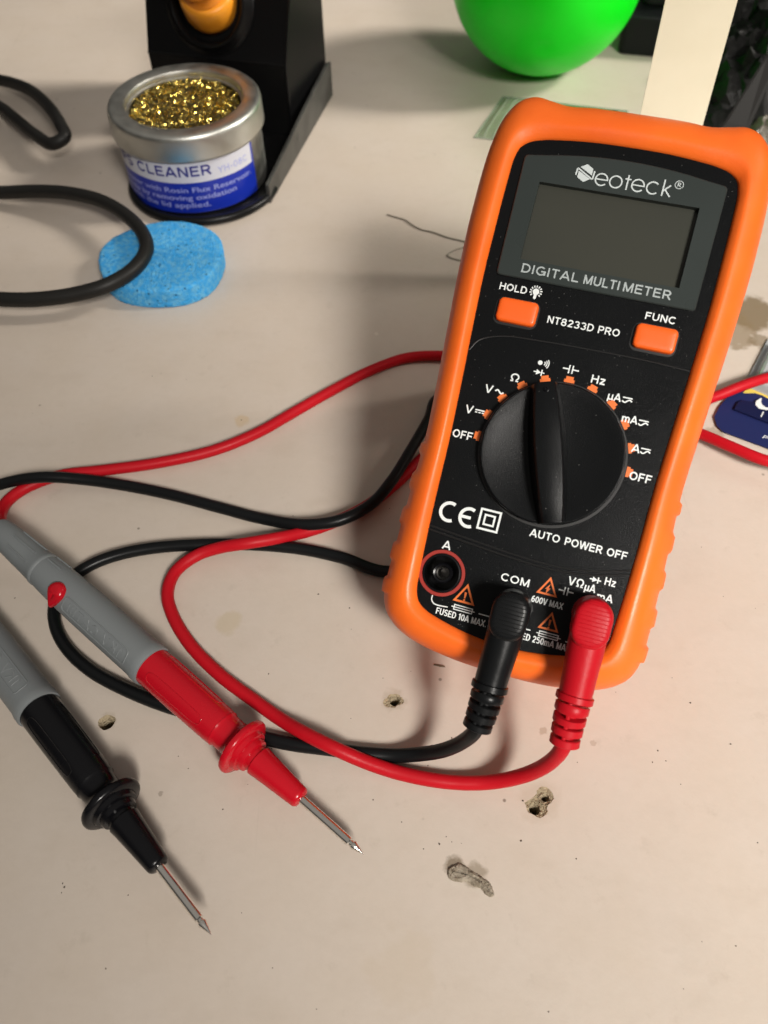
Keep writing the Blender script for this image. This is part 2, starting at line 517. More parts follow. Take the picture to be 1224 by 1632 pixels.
def table_material():
    m = bpy.data.materials.new('painted_beige_board')
    m.use_nodes = True
    nt = m.node_tree
    b = nt.nodes['Principled BSDF']
    tc = nt.nodes.new('ShaderNodeTexCoord')

    def N(t, **kw):
        n = nt.nodes.new(t)
        for k, v in kw.items():
            n.inputs[k].default_value = v
        return n

    def noise(scale, detail=3, vec=None, rough=0.55):
        n = N('ShaderNodeTexNoise', Scale=scale, Detail=detail, Roughness=rough)
        nt.links.new(vec or tc.outputs['Object'], n.inputs['Vector'])
        return n.outputs[0]

    def rng(src, a, b_, c0=0.0, c1=1.0):
        r = nt.nodes.new('ShaderNodeMapRange')
        for i, v in enumerate((a, b_, c0, c1)):
            r.inputs[i + 1].default_value = v
        nt.links.new(src, r.inputs[0])
        return r.outputs[0]

    def math_(op, a, b_):
        n = nt.nodes.new('ShaderNodeMath')
        n.operation = op
        for i, v in enumerate((a, b_)):
            if hasattr(v, 'links'):
                nt.links.new(v, n.inputs[i])
            else:
                n.inputs[i].default_value = v
        return n.outputs[0]

    def mix(fac, a, b_):
        x = nt.nodes.new('ShaderNodeMix')
        x.data_type = 'RGBA'
        nt.links.new(fac, x.inputs[0])
        for s_, val in ((6, a), (7, b_)):
            if hasattr(val, 'links'):
                nt.links.new(val, x.inputs[s_])
            else:
                x.inputs[s_].default_value = (*val, 1)
        return x.outputs[2]
    col = mix(rng(noise(9, 4), 0.3, 0.7), (0.570, 0.497, 0.428), (0.540, 0.472, 0.408))
    col = mix(rng(noise(45, 5), 0.35, 0.75, 0, 0.35), col, (0.52, 0.435, 0.345))
    col = mix(rng(noise(330, 5, None, 0.7), 0.38, 0.72, 0, 0.16), col, (0.45, 0.38, 0.315))
    col = mix(rng(noise(120, 6, None, 0.7), 0.60, 0.72, 0, 0.30), col, (0.40, 0.335, 0.27))
    # wiped-in grime along one direction, and faint scratches
    mp = nt.nodes.new('ShaderNodeMapping')
    mp.inputs['Scale'].default_value = (22, 34, 1)
    mp.inputs['Rotation'].default_value = (0, 0, 0.25)
    nt.links.new(tc.outputs['Object'], mp.inputs['Vector'])
    col = mix(rng(noise(3, 5, mp.outputs[0]), 0.52, 0.8, 0, 0.25), col, (0.42, 0.35, 0.28))
    for rot, sc, lo in ((0.9, (260, 3.2, 1), 0.735), (-0.5, (230, 4, 1), 0.74), (1.55, (300, 3, 1), 0.745)):
        mp2 = nt.nodes.new('ShaderNodeMapping')
        mp2.inputs['Scale'].default_value = sc
        mp2.inputs['Rotation'].default_value = (0, 0, rot)
        nt.links.new(tc.outputs['Object'], mp2.inputs['Vector'])
        col = mix(rng(noise(1, 2, mp2.outputs[0]), lo, lo + 0.04, 0, 0.5), col, (0.33, 0.27, 0.21))
    # specks of dirt
    vo = N('ShaderNodeTexVoronoi', Scale=95.0)
    nt.links.new(tc.outputs['Object'], vo.inputs['Vector'])
    sel = math_('MULTIPLY', rng(vo.outputs['Distance'], 0.055, 0.03), rng(noise(17, 1), 0.5, 0.56))
    col = mix(math_('MULTIPLY', sel, 0.75), col, (0.12, 0.095, 0.07))
    # stains of a shape of their own, plus the glue lump's painted shadow: (point, radius, colour, strength, raggedness)
    for (px, py), rad, c, st, rag in (
            ((385, 670), 3.2, (0.50, 0.36, 0.20), 0.5, 0.9), ((365, 992), 4.6, (0.46, 0.38, 0.25), 0.5, 0.8),
            ((1196, 500), 13, (0.17, 0.12, 0.06), 0.85, 1.7), ((1170, 520), 12, (0.22, 0.16, 0.09), 0.7, 2.2),
            ((1140, 690), 3.4, (0.26, 0.2, 0.13), 0.55, 2.0), ((1215, 545), 6, (0.2, 0.15, 0.09), 0.7, 1.6),
            ((700, 1015), 1.3, (0.25, 0.2, 0.15), 0.4, 1.2), ((395, 1182), 0.7, (0.2, 0.16, 0.12), 0.6, 0.8), ((865, 1165), 1.3, (0.33, 0.25, 0.18), 0.55, 1.0),
            ((600, 532), 1.0, (0.75, 0.68, 0.58), 0.5, 1.0), ((256, 1265), 0.8, (0.2, 0.16, 0.12), 0.5, 0.8), ((945, 1185), 1.0, (0.3, 0.23, 0.17), 0.45, 1.0),
            ((627, 1117), 4.0, (0.40, 0.335, 0.26), 0.55, 1.0), ((170, 1150), 3.0, (0.42, 0.35, 0.27), 0.5, 0.8), ((862, 1277), 6.4, (0.44, 0.37, 0.29), 0.45, 1.0), ((724, 1382), 3.0, (0.16, 0.12, 0.075), 0.8, 0.8), ((756, 1392), 3.4, (0.2, 0.155, 0.1), 0.6, 0.9),  # last two: shadow behind the glue lump, painted into the board colour
            ((60, 905), 5, (0.5, 0.42, 0.33), 0.3, 1.4), ((280, 1095), 7, (0.48, 0.4, 0.32), 0.25, 1.4), ((640, 1545), 9, (0.5, 0.41, 0.31), 0.25, 1.6)):
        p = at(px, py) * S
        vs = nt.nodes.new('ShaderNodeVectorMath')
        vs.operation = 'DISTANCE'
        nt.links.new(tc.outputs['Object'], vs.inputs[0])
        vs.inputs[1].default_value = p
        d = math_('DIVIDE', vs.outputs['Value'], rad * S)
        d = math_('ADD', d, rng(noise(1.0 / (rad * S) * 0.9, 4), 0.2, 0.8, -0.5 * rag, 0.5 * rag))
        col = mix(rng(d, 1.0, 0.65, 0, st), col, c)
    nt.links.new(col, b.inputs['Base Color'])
    nt.links.new(rng(noise(30, 4), 0.3, 0.7, 0.33, 0.47), b.inputs['Roughness'])
    b.inputs['Specular IOR Level'].default_value = 0.4
    bp = N('ShaderNodeBump', Strength=0.11, Distance=0.0006)
    nt.links.new(noise(420, 5), bp.inputs['Height'])
    nt.links.new(bp.outputs[0], b.inputs['Normal'])
    return m


M['table'] = table_material()


# ------------------------------------------------------------------ table top with real chips and holes
def ragged(cx, cy, rx, ry, rot, n=44, amp=0.1, seed=0):
    rnd = random.Random(seed)
    ph = [rnd.uniform(0, 6.28) for _ in range(6)]
    out = []
    for i in range(n):
        a = 2 * math.pi * i / n
        k = 1 + amp * sum(math.sin(a * (q + 2) + ph[q]) / (q + 1.5) for q in range(6)) + rnd.uniform(-amp, amp) * 0.35
        x, y = rx * k * math.cos(a), ry * k * math.sin(a)
        out.append((cx + x * math.cos(rot) - y * math.sin(rot), cy + x * math.sin(rot) + y * math.cos(rot)))
    return out


def pix_loop(pts, sub=4):
    P = [at(x, y) for x, y in pts]
    P = P + [P[0]]
    q = curve(P, 0.45)[:-1]
    rnd = random.Random(len(pts))
    return [(p.x + rnd.uniform(-.12, .12), p.y + rnd.uniform(-.12, .12)) for p in q]


hA = at(627, 1117)
hB = at(170, 1151)
gouge_px = [(700 + x / 12.24, 1360 + y / 12.24) for x, y in ((150, 400), (200, 500), (290, 550), (390, 570), (520, 550), (600, 600), (700, 670), (800, 690), (860, 750), (930, 825), (1030, 860), (1075, 790), (1040, 690), (990, 570), (900, 520), (800, 430), (680, 370), (600, 310), (500, 240), (380, 190), (270, 240), (170, 310))]
twin_px = [(830 + x / 17.49, 1240 + y / 17.49) for x, y in ((100, 690), (230, 980), (330, 1020), (520, 1110), (620, 1080), (750, 990), (745, 830), (840, 680), (920, 580), (900, 450), (830, 350), (720, 260), (590, 235), (470, 320), (420, 460), (330, 540), (200, 620))]
loops = [ragged(hA.x, hA.y, 2.6, 2.2, 0.2, 40, 0.16, 3), ragged(hB.x, hB.y, 2.3, 2.3, 0.3, 40, 0.07, 4), pix_loop(twin_px)]
ctr = [(hA.x, hA.y), (hB.x, hB.y)]
outer = []
for (xa, ya), (xb, yb) in (((-700, -300), (750, -300)), ((750, -300), (750, 1200)), ((750, 1200), (-700, 1200)), ((-700, 1200), (-700, -300))):
    outer += [(xa + (xb - xa) * i / 10, ya + (yb - ya) * i / 10) for i in range(10)]
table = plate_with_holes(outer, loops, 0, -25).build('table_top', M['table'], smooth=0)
tag(table, kind='structure')


def crater(loop, pits, depth, material, rough_amp, rings=9, seed=1):
    """sunken chip: bowl from the ragged rim, with deeper drilled pits (x, y, r, depth)"""
    rnd = random.Random(seed)
    cx = sum(p[0] for p in loop) / len(loop)
    cy = sum(p[1] for p in loop) / len(loop)
    rows = []
    for i in range(rings + 1):
        t = 1 - i / rings * 0.97
        row = []
        for p in loop:
            x, y = cx + (p[0] - cx) * t, cy + (p[1] - cy) * t
            z = 0 if i == 0 else -depth * min(1, (1 - t) * 3.2) + rnd.uniform(-1, 1) * rough_amp
            for (qx, qy, r, dp) in pits:
                d = math.hypot(x - qx, y - qy)
                if d < r * 1.25 and i:
                    z = min(z, -depth - dp * min(1, max(0, (r * 1.25 - d) / (r * 0.35))))
            row.append((x, y, z))
        rows.append(row)
    return MB().grid(rows, True, False, True).build('chipped_hole', material, table, smooth=30)


crater(loops[0], [(hA.x + 0.25, hA.y + 0.1, 1.1, 7)], 0.35, M['chip'], 0.16, 14)
crater(loops[1], [(hB.x + 0.1, hB.y - 0.7, 1.55, 9)], 1.0, M['chip'], 0.12, 14)
t1, t2 = at(852, 1289), at(868, 1270)
crater(loops[2], [(t1.x, t1.y, 1.15, 9), (t2.x + 0.2, t2.y - 0.2, 0.8, 5)], 0.5, M['chip'], 0.2, 18)
# lump of dried glue standing on the board
g = pix_loop(gouge_px)
rnd = random.Random(9)
gx, gy = sum(p[0] for p in g) / len(g), sum(p[1] for p in g) / len(g)
rows = []
# spine of the crescent, so that the rings shrink onto a curve and not onto one point
spine = curve([at(700 + x / 12.24, 1360 + y / 12.24) for x, y in ((270, 370), (420, 400), (600, 450), (780, 560), (900, 660), (985, 780))], 0.3)
near = [min(spine, key=lambda q: (q.x - p[0]) ** 2 + (q.y - p[1]) ** 2) for p in g]
for t, z in ((1.0, 0.0), (0.96, 0.25), (0.86, 0.5), (0.7, 0.7), (0.5, 0.8), (0.25, 0.8), (0.03, 0.75)):
    rows.append([(q.x + (p[0] - q.x) * t - gx, q.y + (p[1] - q.y) * t - gy, z * rnd.uniform(0.65, 1.2)) for p, q in zip(g, near)])
glue = MB().grid(rows, True, False, False).build('glue_lump', M['chipgrey'], smooth=30)
glue.location = Vector((gx, gy, 0)) * S
tag(glue, 'crusty grey lump of dried glue stuck on the bare table', 'glue')

# ------------------------------------------------------------------ digital multimeter
UV = Matrix(((0.944171, 0.265200, -0.195472), (-0.329454, 0.760793, -0.559154), (0.000426, 0.592336, 0.805691)))
MT = Vector((43.359, 139.544, 60.349))
OFF = (0, 59.6, 33)
base = MT + UV @ Vector((0, -59.6, -33))
meter = thing('multimeter', 'orange and black digital multimeter with blank screen, propped up on the table', 'multimeter', base, UV)


def mp(u, v, w_):
    return MT + UV @ Vector((u, v, w_))


PAIR = [((0, 80.9), (0, 93.0)), ((10, 80.7), (12, 92.9)), ((17, 80.1), (18.5, 92.5)), ((22, 79.4), (23, 93.4)), ((25.4, 78.3), (27.6, 94.1)), ((27.4, 76.6), (31.6, 92.4)), ((28.3, 73.8), (34.9, 87.6)),
        ((28.6, 68), (36.9, 79)), ((28.7, 55), (37.6, 63)), ((28.6, 42), (37.2, 46)), ((28, 28), (36.3, 30)), ((27.2, 12), (35.3, 13)), ((26.6, -3), (34.6, -2)), ((26.4, -17), (35, -16)), ((26, -30), (35.3, -30)),
        ((25.6, -38), (35.5, -40)), ((25.2, -42.5), (35.2, -46.5)), ((24.0, -45.4), (33.4, -51.3)), ((21.2, -47.3), (29.6, -54.8)), ((17, -48.6), (23.5, -57.4)), ((9, -50.2), (12, -59.2)), ((0, -50.9), (0, -59.6))]


def closed_outline(k, n=18):
    half = [Vector((p[k][0], p[k][1], 0)) for p in PAIR]
    full = half + [Vector((-p.x, p.y, 0)) for p in reversed(half[1:-1])]
    out = []
    m = len(full)
    for i in range(m):
        p0, p1, p2, p3 = (full[(i + q - 1) % m] for q in range(4))
        # chord-aware Catmull-Rom
        d0, d1, d2 = [max((b - a).length, 1e-6) ** 0.5 for a, b in ((p0, p1), (p1, p2), (p2, p3))]
        m1 = ((p1 - p0) / d0 - (p2 - p0) / (d0 + d1) + (p2 - p1) / d1) * d1
        m2 = ((p2 - p1) / d1 - (p3 - p1) / (d1 + d2) + (p3 - p2) / d2) * d1
        for j in range(n):
            t = j / n
            out.append(p1 * (2 * t**3 - 3 * t**2 + 1) + m1 * (t**3 - 2 * t**2 + t) + p2 * (-2 * t**3 + 3 * t**2) + m2 * (t**3 - t**2))
    return out


IN, OUT = closed_outline(0), closed_outline(1)
prof = [(0, -1.4), (0.0, 0.1), (0.03, 0.7), (0.09, 1.3), (0.16, 1.8), (0.22, 2.1), (0.28, 2.15), (0.36, 1.95), (0.46, 1.5), (0.56, 0.85), (0.66, 0.0), (0.75, -1.1), (0.83, -2.5), (0.9, -4.4), (0.95, -6.6), (0.985, -9), (1.0, -12), (1.0, -16), (0.985, -21), (0.96, -25), (0.92, -28.5), (0.86, -31), (0.78, -32.5), (0.66, -33)]
rows = []
for t, wz in prof:
    row = []
    for a, b in zip(IN, OUT):
        p = a.lerp(b, t)
        bump = 0
        if abs(p.x) > 25 and -46 < p.y < -4 and wz < -1.5 and wz > -17:
            k = math.cos((p.y + 24.5) / 9.9 * 2 * math.pi)          # finger grips down both flanks
            bump = 0.75 * max(0, min(1, k * 2.2 + 0.3)) * min(1, (t - 0.78) / 0.08 if t > 0.78 else 0)
        dx = math.copysign(1, p.x) * bump
        row.append((p.x + dx, p.y, wz + bump * 0.3))
    rows.append(row)
MB().grid(rows, True, False, True).build('holster', M['orange'], meter, OFF, smooth=60)

JA, JC, JV = (-19.9, -36.7), (0.1, -40.3), (19.3, -36.9)
fp_out = [(a.x * 1.006, a.y * 1.003) for a in IN[::3]]
holes = [[(j[0] + 4.7 * math.cos(k * math.pi / 18), j[1] + 4.7 * math.sin(k * math.pi / 18)) for k in range(36)] for j in (JA, JC, JV)]
holes.append([(-20.6, 47.4), (20.6, 47.4), (20.6, 68.6), (-20.6, 68.6)])
face = plate_with_holes(fp_out, holes, 0, -3)
face_o = face.build('faceplate', M['panel'], meter, OFF, smooth=0)
# moulded part lines across the face
g0 = MB().tube(curve([(-27.4, 22.0, 0), (-25.5, 25, 0), (-20, 27.2, 0), (-10, 28.0, 0), (4, 28.4, 0), (16, 28.5, 0), (27.9, 28.1, 0)], 0.8), 0.2, 8)
g0.build('seam', M['gap'], meter, OFF)
g1 = MB().tube(curve([(-26.2, -26.3, 0), (-15, -27.3, 0), (-2, -28.3, 0), (8, -28.5, 0), (17, -27.4, 0), (25.9, -24.9, 0)], 0.8), 0.26, 8)
g1.build('seam', M['gap'], meter, OFF)
g1 = MB().tube(curve([(-26.2, -25.3, 0), (-15, -26.3, 0), (-2, -27.3, 0), (8, -27.5, 0), (17, -26.4, 0), (25.9, -23.9, 0)], 0.8), 0.26, 8)
g1.build('seam', M['gap'], meter, OFF)

# screen window with a real opening
wo = [(-25.1, 43.2), (25.1, 43.0)]
wo = arc(24.4, 43.8, 1.0, -90, 0, 5) + arc(24.5, 73.7, 1.2, 0, 70, 5) + [(20 - 2.0 * i, 75.5 + 1.7 * (1 - ((20 - 2.0 * i) / 20) ** 2)) for i in range(21)] + arc(-24.5, 73.7, 1.2, 110, 180, 5) + arc(-24.4, 43.8, 1.0, 180, 270, 5)
LC = (0, 58.0, 40.6, 20.6)
hole = [(-20.3, 47.7), (20.3, 47.7), (20.3, 68.3), (-20.3, 68.3)]
inset = [(x * 0.99, 60 + (y - 60) * 0.984) for x, y in wo]
win = plate_with_holes(inset, [hole], 0.75, 0, side=False)
win.grid([[(x, y, z) for x, y in lp] for lp, z in ((inset, 0.75), (wo, 0.5), (wo, -0.1))])
win.grid([[(x, y, z) for x, y in hole] for z in (0.75, -1.6)])
win_o = win.build('screen_window', M['lens'], meter, OFF, smooth=0)
MB().flat([(-20.3, 47.7), (20.3, 47.7), (20.3, 68.3), (-20.3, 68.3)], -1.0).build('display', M['lcd'], win_o, OFF, smooth=0)
mb = MB()
text(mb, 'DIGITAL', -19.3, -4.3, 44.35, 2.35, 0.80, 0.0)
text(mb, 'MULTI', -3.1, 6.1, 44.35, 2.35, 0.80, 0.0)
text(mb, 'METER', 6.9, 19.0, 44.35, 2.35, 0.80, 0.0)
mb.build('lettering', M['ink_grey'], win_o, OFF, smooth=0)
# maker's mark: hexagon cut by two slashes, then thin round letters
mb = MB()
hx, hy, z0 = -9.4, 72.35, 0.80


def hexp(pts):
    mb.flat([(hx + x, hy + y) for x, y in pts], z0)


hexp([(-1.55, 1.35), (0.0, 2.35), (1.75, 1.35), (1.75, -0.35)])
hexp([(1.55, -1.35), (0.0, -2.35), (-1.75, -1.35), (-1.75, 0.35)])
hexp([(-2.35, 0.95), (-1.95, 1.15), (2.35, -1.3), (1.95, -1.5)])
hexp([(-2.35, 0.9), (-1.95, 1.1), (-2.05, -0.95), (-2.45, -0.75)])
hexp([(2.45, 0.75), (2.05, 0.95), (1.95, -1.45), (2.35, -1.25)])
sw = 0.36


def letter_e(cx, cy, r):
    mb.stroke(arc(cx, cy, r, 0, 320, 28), sw, 0.80)
    mb.stroke([(cx - r, cy), (cx + r + 0.18, cy)], sw * 0.9, 0.81)


xr = 1.52
letter_e(-5.0, 71.35, xr)
mb.stroke(arc(-1.35, 71.35, xr, 0, 360, 30), sw, 0.80)
mb.stroke([(1.55, 69.75), (1.55, 73.6)], sw, 0.80)
mb.stroke([(0.85, 72.55), (2.3, 72.55)], sw, 0.81)
letter_e(4.25, 71.35, xr)
mb.stroke(arc(8.0, 71.35, xr, 45, 315, 26), sw, 0.80)
mb.stroke([(10.5, 69.75), (10.5, 73.9)], sw, 0.80)
mb.stroke([(10.55, 71.0), (12.2, 72.7)], sw, 0.81)
mb.stroke([(11.0, 71.4), (12.5, 69.75)], sw, 0.82)
mb.stroke(arc(14.1, 73.2, 1.0, 0, 360, 24), 0.17, 0.80)
text(mb, 'R', 13.7, 14.55, 72.65, 1.1, 0.80, 0.0)
mb.build('emblem', M['ink_silver'], win_o, OFF, smooth=0)

# buttons
for bx, by in ((-17.55, 34.0), (17.75, 34.2)):
    MB().flat(rrect(bx - 0.15, by - 0.15, 11.5, 7.3, 1.9), 0.03).build('button_surround', M['gap'], meter, OFF, smooth=0)
    L = [(rrect(bx, by, 10.4 - 2 * q, 6.3 - 2 * q, max(1.35 - q, 0.4)), z) for q, z in ((0, -0.5), (0, 0.9), (0.12, 1.25), (0.38, 1.5), (0.8, 1.62), (1.6, 1.68), (2.6, 1.70))]
    MB().grid([[(x, y, z) for x, y in lp] for lp, z in L], True, False, True).build('button', M['orange_key'], meter, OFF, smooth=60)

# dial
dial = MB().lathe([(18.9, 0.02), (18.2, 0.03)], n=72, cap0=False, cap1=False).build('dial_surround', M['gap'], meter, OFF, smooth=0)
kn = MB()
kn.lathe([(18.2, -0.4), (18.2, 2.7), (18.05, 3.05), (17.7, 3.2), (17.2, 3.15), (15, 2.6), (10, 1.75), (5, 1.25), (0.01, 1.1)], n=96, cap0=False, cap1=True)
kn_o = kn.build('dial', M['knob'], meter, OFF, smooth=25)
PHI = math.radians(18)
ax_a, ax_b = Vector((math.cos(PHI), math.sin(PHI), 0)), Vector((-math.sin(PHI), math.cos(PHI), 0))
rows = []
NB = 30
for i in range(NB + 1):
    s_ = -1 + 2 * i / NB
    b = 17.6 * s_
    hw = 3.55 - 0.95 * s_ * s_
    h = 8.6 - 1.6 * abs(s_) ** 3
    cx = -0.75 + 0.25 * s_
    sec = [(-hw - 1.6, 1.2), (-hw - 0.9, 3.4), (-hw - 0.25, h - 1.6), (-hw + 0.1, h - 0.5), (-hw + 0.55, h - 0.05), (-hw * 0.4, h + 0.18), (hw * 0.4, h + 0.18), (hw - 0.45, h - 0.02), (hw - 0.05, h - 0.45), (hw + 0.2, h - 1.6), (hw + 0.6, 3.4), (hw + 1.1, 1.2)]
    rows.append([ax_a * (cx + a) + ax_b * b + Vector((0, 0, z)) for a, z in sec])
MB().grid(rows, False, False, False).add(rows[0], [tuple(range(12))]).add(rows[-1], [tuple(range(12))]).build('handle', M['knob'], kn_o, OFF, smooth=32)
pt = ax_a * (-0.3) + ax_b * 15.6
MB().lathe([(0.75, 0), (0.75, 0.25), (0.5, 0.36), (0.3, 0.1), (0.05, 0.05)], (pt.x, pt.y, 7.55), n=20).build('pointer', M['blackgloss'], kn_o, OFF)

# scale marks around the dial
mb = MB()
for u, v in ((-19.7, 0.5), (-18.5, 6.5), (-16.0, 11.6), (-11.8, 15.9), (-6.4, 18.7), (-0.3, 19.7), (5.9, 18.6), (11.4, 15.7), (15.6, 11.5), (18.3, 6.0), (19.2, 0.1)):
    a = math.atan2(v, u)
    R0 = 19.75
    for r, hw, z in ((R0 - 0.35, 1.32, 0.050), (R0 + 0.42, 0.95, 0.060)):
        c = Vector((math.cos(a), math.sin(a)))
        t = Vector((-c.y, c.x))
        mb.flat([c * (r - 0.4) - t * hw, c * (r - 0.4) + t * hw, c * (r + 0.42) + t * hw, c * (r + 0.42) - t * hw], z)
mb.build('dial_scale', M['ink_orange'], meter, OFF, smooth=0)

# white lettering and symbols
mb = MB()
Z = 0.07
T = lambda s, a, b, y, c, bo=0.015: text(mb, s, a, b, y, c, Z, bo)
T('HOLD', -23.8, -16.5, 39.15, 1.85)
T('FUNC', 14.0, 21.6, 38.75, 1.85)
T('NT8233D PRO', -9.6, 9.0, 32.95, 1.9, 0.008)
T('AUTO', -0.4, 7.3, -21.6, 2.0)
T('POWER', 8.6, 18.2, -21.6, 2.0)
T('OFF', 19.3, 24.4, -21.6, 2.0)
T('A', -21.5, -19.3, -30.4, 2.25)
T('COM', -4.8, 2.7, -34.5, 2.0)
T('600V MAX', 4.1, 12.2, -37.8, 1.65, 0.006)
T('FUSED 10A MAX.', -18.9, -5.4, -47.35, 1.7, 0.006)
T('FUSED 250mA MAX.', 0.9, 17.0, -47.8, 1.7, 0.006)
T('VΩ', 11.9, 15.9, -31.2, 2.2, 0.0)
T('µA', 16.2, 18.9, -31.6, 2.0, 0.0)
T('mA', 19.6, 23.6, -33.0, 2.0, 0.006)
T('Hz', 20.6, 23.4, -28.9, 2.0, 0.006)
T('OFF', -26.2, -20.9, -1.2, 2.1)
T('OFF', 20.0, 25.5, -1.6, 2.1)
T('V', -24.5, -22.5, 5.7, 2.1)
T('V', -20.8, -18.8, 12.0, 2.1)
T('Ω', -15.2, -12.7, 16.3, 2.1)
T('Hz', 4.9, 8.6, 20.2, 2.1)
T('µA', 10.0, 13.3, 16.9, 2.0)
T('mA', 14.7, 18.6, 12.2, 2.0)
T('A', 18.9, 20.9, 5.3, 2.1)


def stripes(x, y, wv=True):
    if wv:      # bar over a wave
        mb.stroke([(x - 1.2, y + 1.1), (x + 1.2, y + 1.1)], 0.32, Z)
        mb.stroke([(x - 1.2 + 2.4 * i / 16, y + 0.25 - 0.38 * math.sin(i / 16 * 2 * math.pi)) for i in range(17)][::-1], 0.34, Z)
    else:       # bar over three dashes
        mb.stroke([(x - 1.25, y + 1.35), (x + 1.25, y + 1.35)], 0.34, Z)
        for q in (-0.9, 0, 0.9):
            mb.stroke([(x + q - 0.3, y + 0.75), (x + q + 0.3, y + 0.75)], 0.3, Z)


stripes(-20.7, 5.7, False)
mb.stroke([(-18.1 + 2.2 * i / 16, 12.9 + 0.4 * math.sin(i / 16 * 2 * math.pi)) for i in range(17)], 0.4, Z)
stripes(14.9, 17.2)
stripes(20.1, 12.4)
stripes(22.3, 5.6)


def diode(x, y, k=1.0):
    mb.flat([(x - 0.75 * k, y + 0.75 * k), (x - 0.75 * k, y - 0.75 * k), (x + 0.55 * k, y)], Z)
    mb.stroke([(x + 0.7 * k, y + 0.85 * k), (x + 0.7 * k, y - 0.85 * k)], 0.34 * k, Z)
    mb.stroke([(x - 1.5 * k, y), (x - 0.6 * k, y)], 0.3 * k, Z + 0.01)
    mb.stroke([(x + 0.5 * k, y), (x + 1.5 * k, y)], 0.3 * k, Z + 0.01)


def capacitor(x, y, k=1.0):
    for sg in (-1, 1):
        mb.stroke([(x + sg * 0.45 * k, y - 1.1 * k), (x + sg * 0.45 * k, y + 1.1 * k)], 0.34 * k, Z)
        mb.stroke([(x + sg * 0.45 * k, y), (x + sg * 2.1 * k, y)], 0.34 * k, Z + 0.01)


diode(-8.3, 20.0, 0.95)
mb.flat(arc(-8.6, 22.5, 0.6, 0, 350, 14), Z)
for r in (0.5, 1.0, 1.5):
    mb.stroke(arc(-8.1, 22.5, r + 0.25, -38, 38, 8), 0.26, Z)
capacitor(-0.6, 22.4, 0.98)
diode(18.3, -28.3, 0.95)
capacitor(12.0, -33.0, 0.9)
# bulb icon
mb.flat(arc(-14.2, 40.25, 0.85, -60, 240, 16), Z)
mb.flat([(-14.6, 39.6), (-13.8, 39.6), (-13.85, 38.5), (-14.2, 38.2), (-14.55, 38.5)], Z + 0.01)
for k in range(11):
    a = math.radians(-40 + k * 26)
    mb.stroke([(-14.2 + 1.1 * math.cos(a), 40.25 + 1.1 * math.sin(a)), (-14.2 + 1.65 * math.cos(a), 40.25 + 1.65 * math.sin(a))], 0.3, Z)
# conformity mark and double square
mb.stroke(arc(-21.9, -20.65, 2.35, 62, 298, 28), 0.85, Z)
mb.stroke(arc(-16.6, -20.9, 2.35, 62, 298, 28), 0.85, Z)
mb.stroke([(-18.9, -20.9), (-16.1, -20.9)], 0.8, Z + 0.01)
for q, wd in ((2.55, 0.55), (1.25, 0.5)):
    cxs, cys = -11.3, -20.3
    for sg in (-1, 1):
        mb.stroke([(cxs - q - wd / 2, cys + sg * q), (cxs + q + wd / 2, cys + sg * q)], wd, Z)
        mb.stroke([(cxs + sg * q, cys - q + wd / 2), (cxs + sg * q, cys + q - wd / 2)], wd, Z)


def fuse(x, y):
    for sg in (-1, 1):
        mb.stroke([(x - 2.4, y + sg * 0.62), (x + 2.4, y + sg * 0.62)], 0.26, Z)
        mb.stroke([(x + sg * 2.4, y - 0.75), (x + sg * 2.4, y + 0.75)], 0.26, Z + 0.01)
    mb.stroke([(x - 3.1, y), (x + 3.1, y)], 0.24, Z)


fuse(-12.2, -44.35)
fuse(10.5, -45.1)
mb.stroke(curve([(-20.8, -42.9, 0), (-20.8, -44.0, 0), (-20.2, -44.8, 0), (-19.2, -45.1, 0), (-16.2, -44.9, 0)], 0.3), 0.3, Z)
mb.stroke([(-8.0, -44.4), (-5.2, -44.4)], 0.28, Z)
mb.stroke([(3.2, -45.0), (5.8, -45.0)], 0.28, Z)
mb.stroke([(14.9, -45.4), (17.0, -45.4)], 0.28, Z)
mb.build('lettering', M['ink'], meter, OFF, smooth=0)

# orange warning triangles
for k, (tx, ty, h, kind) in enumerate(((7.5, -30.4, 4.8, 0), (-12.5, -37.6, 5.2, 1), (10.0, -39.0, 4.8, 1))):
    mb = MB()
    P = [(tx, ty), (tx - h * 0.56, ty - h), (tx + h * 0.56, ty - h)]
    cxs, cys = tx, ty - h * 0.66
    q = [(cxs + (x - cxs) * 0.70, cys + (y - cys) * 0.70) for x, y in P]
    mb.add([(*p, Z) for p in P] + [(*p, Z) for p in q], [(0, 1, 4, 3), (1, 2, 5, 4), (2, 0, 3, 5)])
    if kind:
        mb.flat([(tx - 0.33, cys + 1.1), (tx + 0.33, cys + 1.1), (tx + 0.16, cys - 0.5), (tx - 0.16, cys - 0.5)], Z)
        mb.flat(arc(tx, cys - 0.95, 0.27, 0, 340, 10), Z)
    else:
        mb.flat([(tx + 0.35, cys + 1.35), (tx - 0.75, cys - 0.15), (tx + 0.05, cys - 0.05)], Z)
        mb.flat([(tx - 0.35, cys + 0.2), (tx + 0.6, cys + 0.2), (tx - 0.3, cys - 1.4)], Z + 0.01)
    mb.build('warning_sign', M['ink_orange'], meter, OFF, smooth=0)

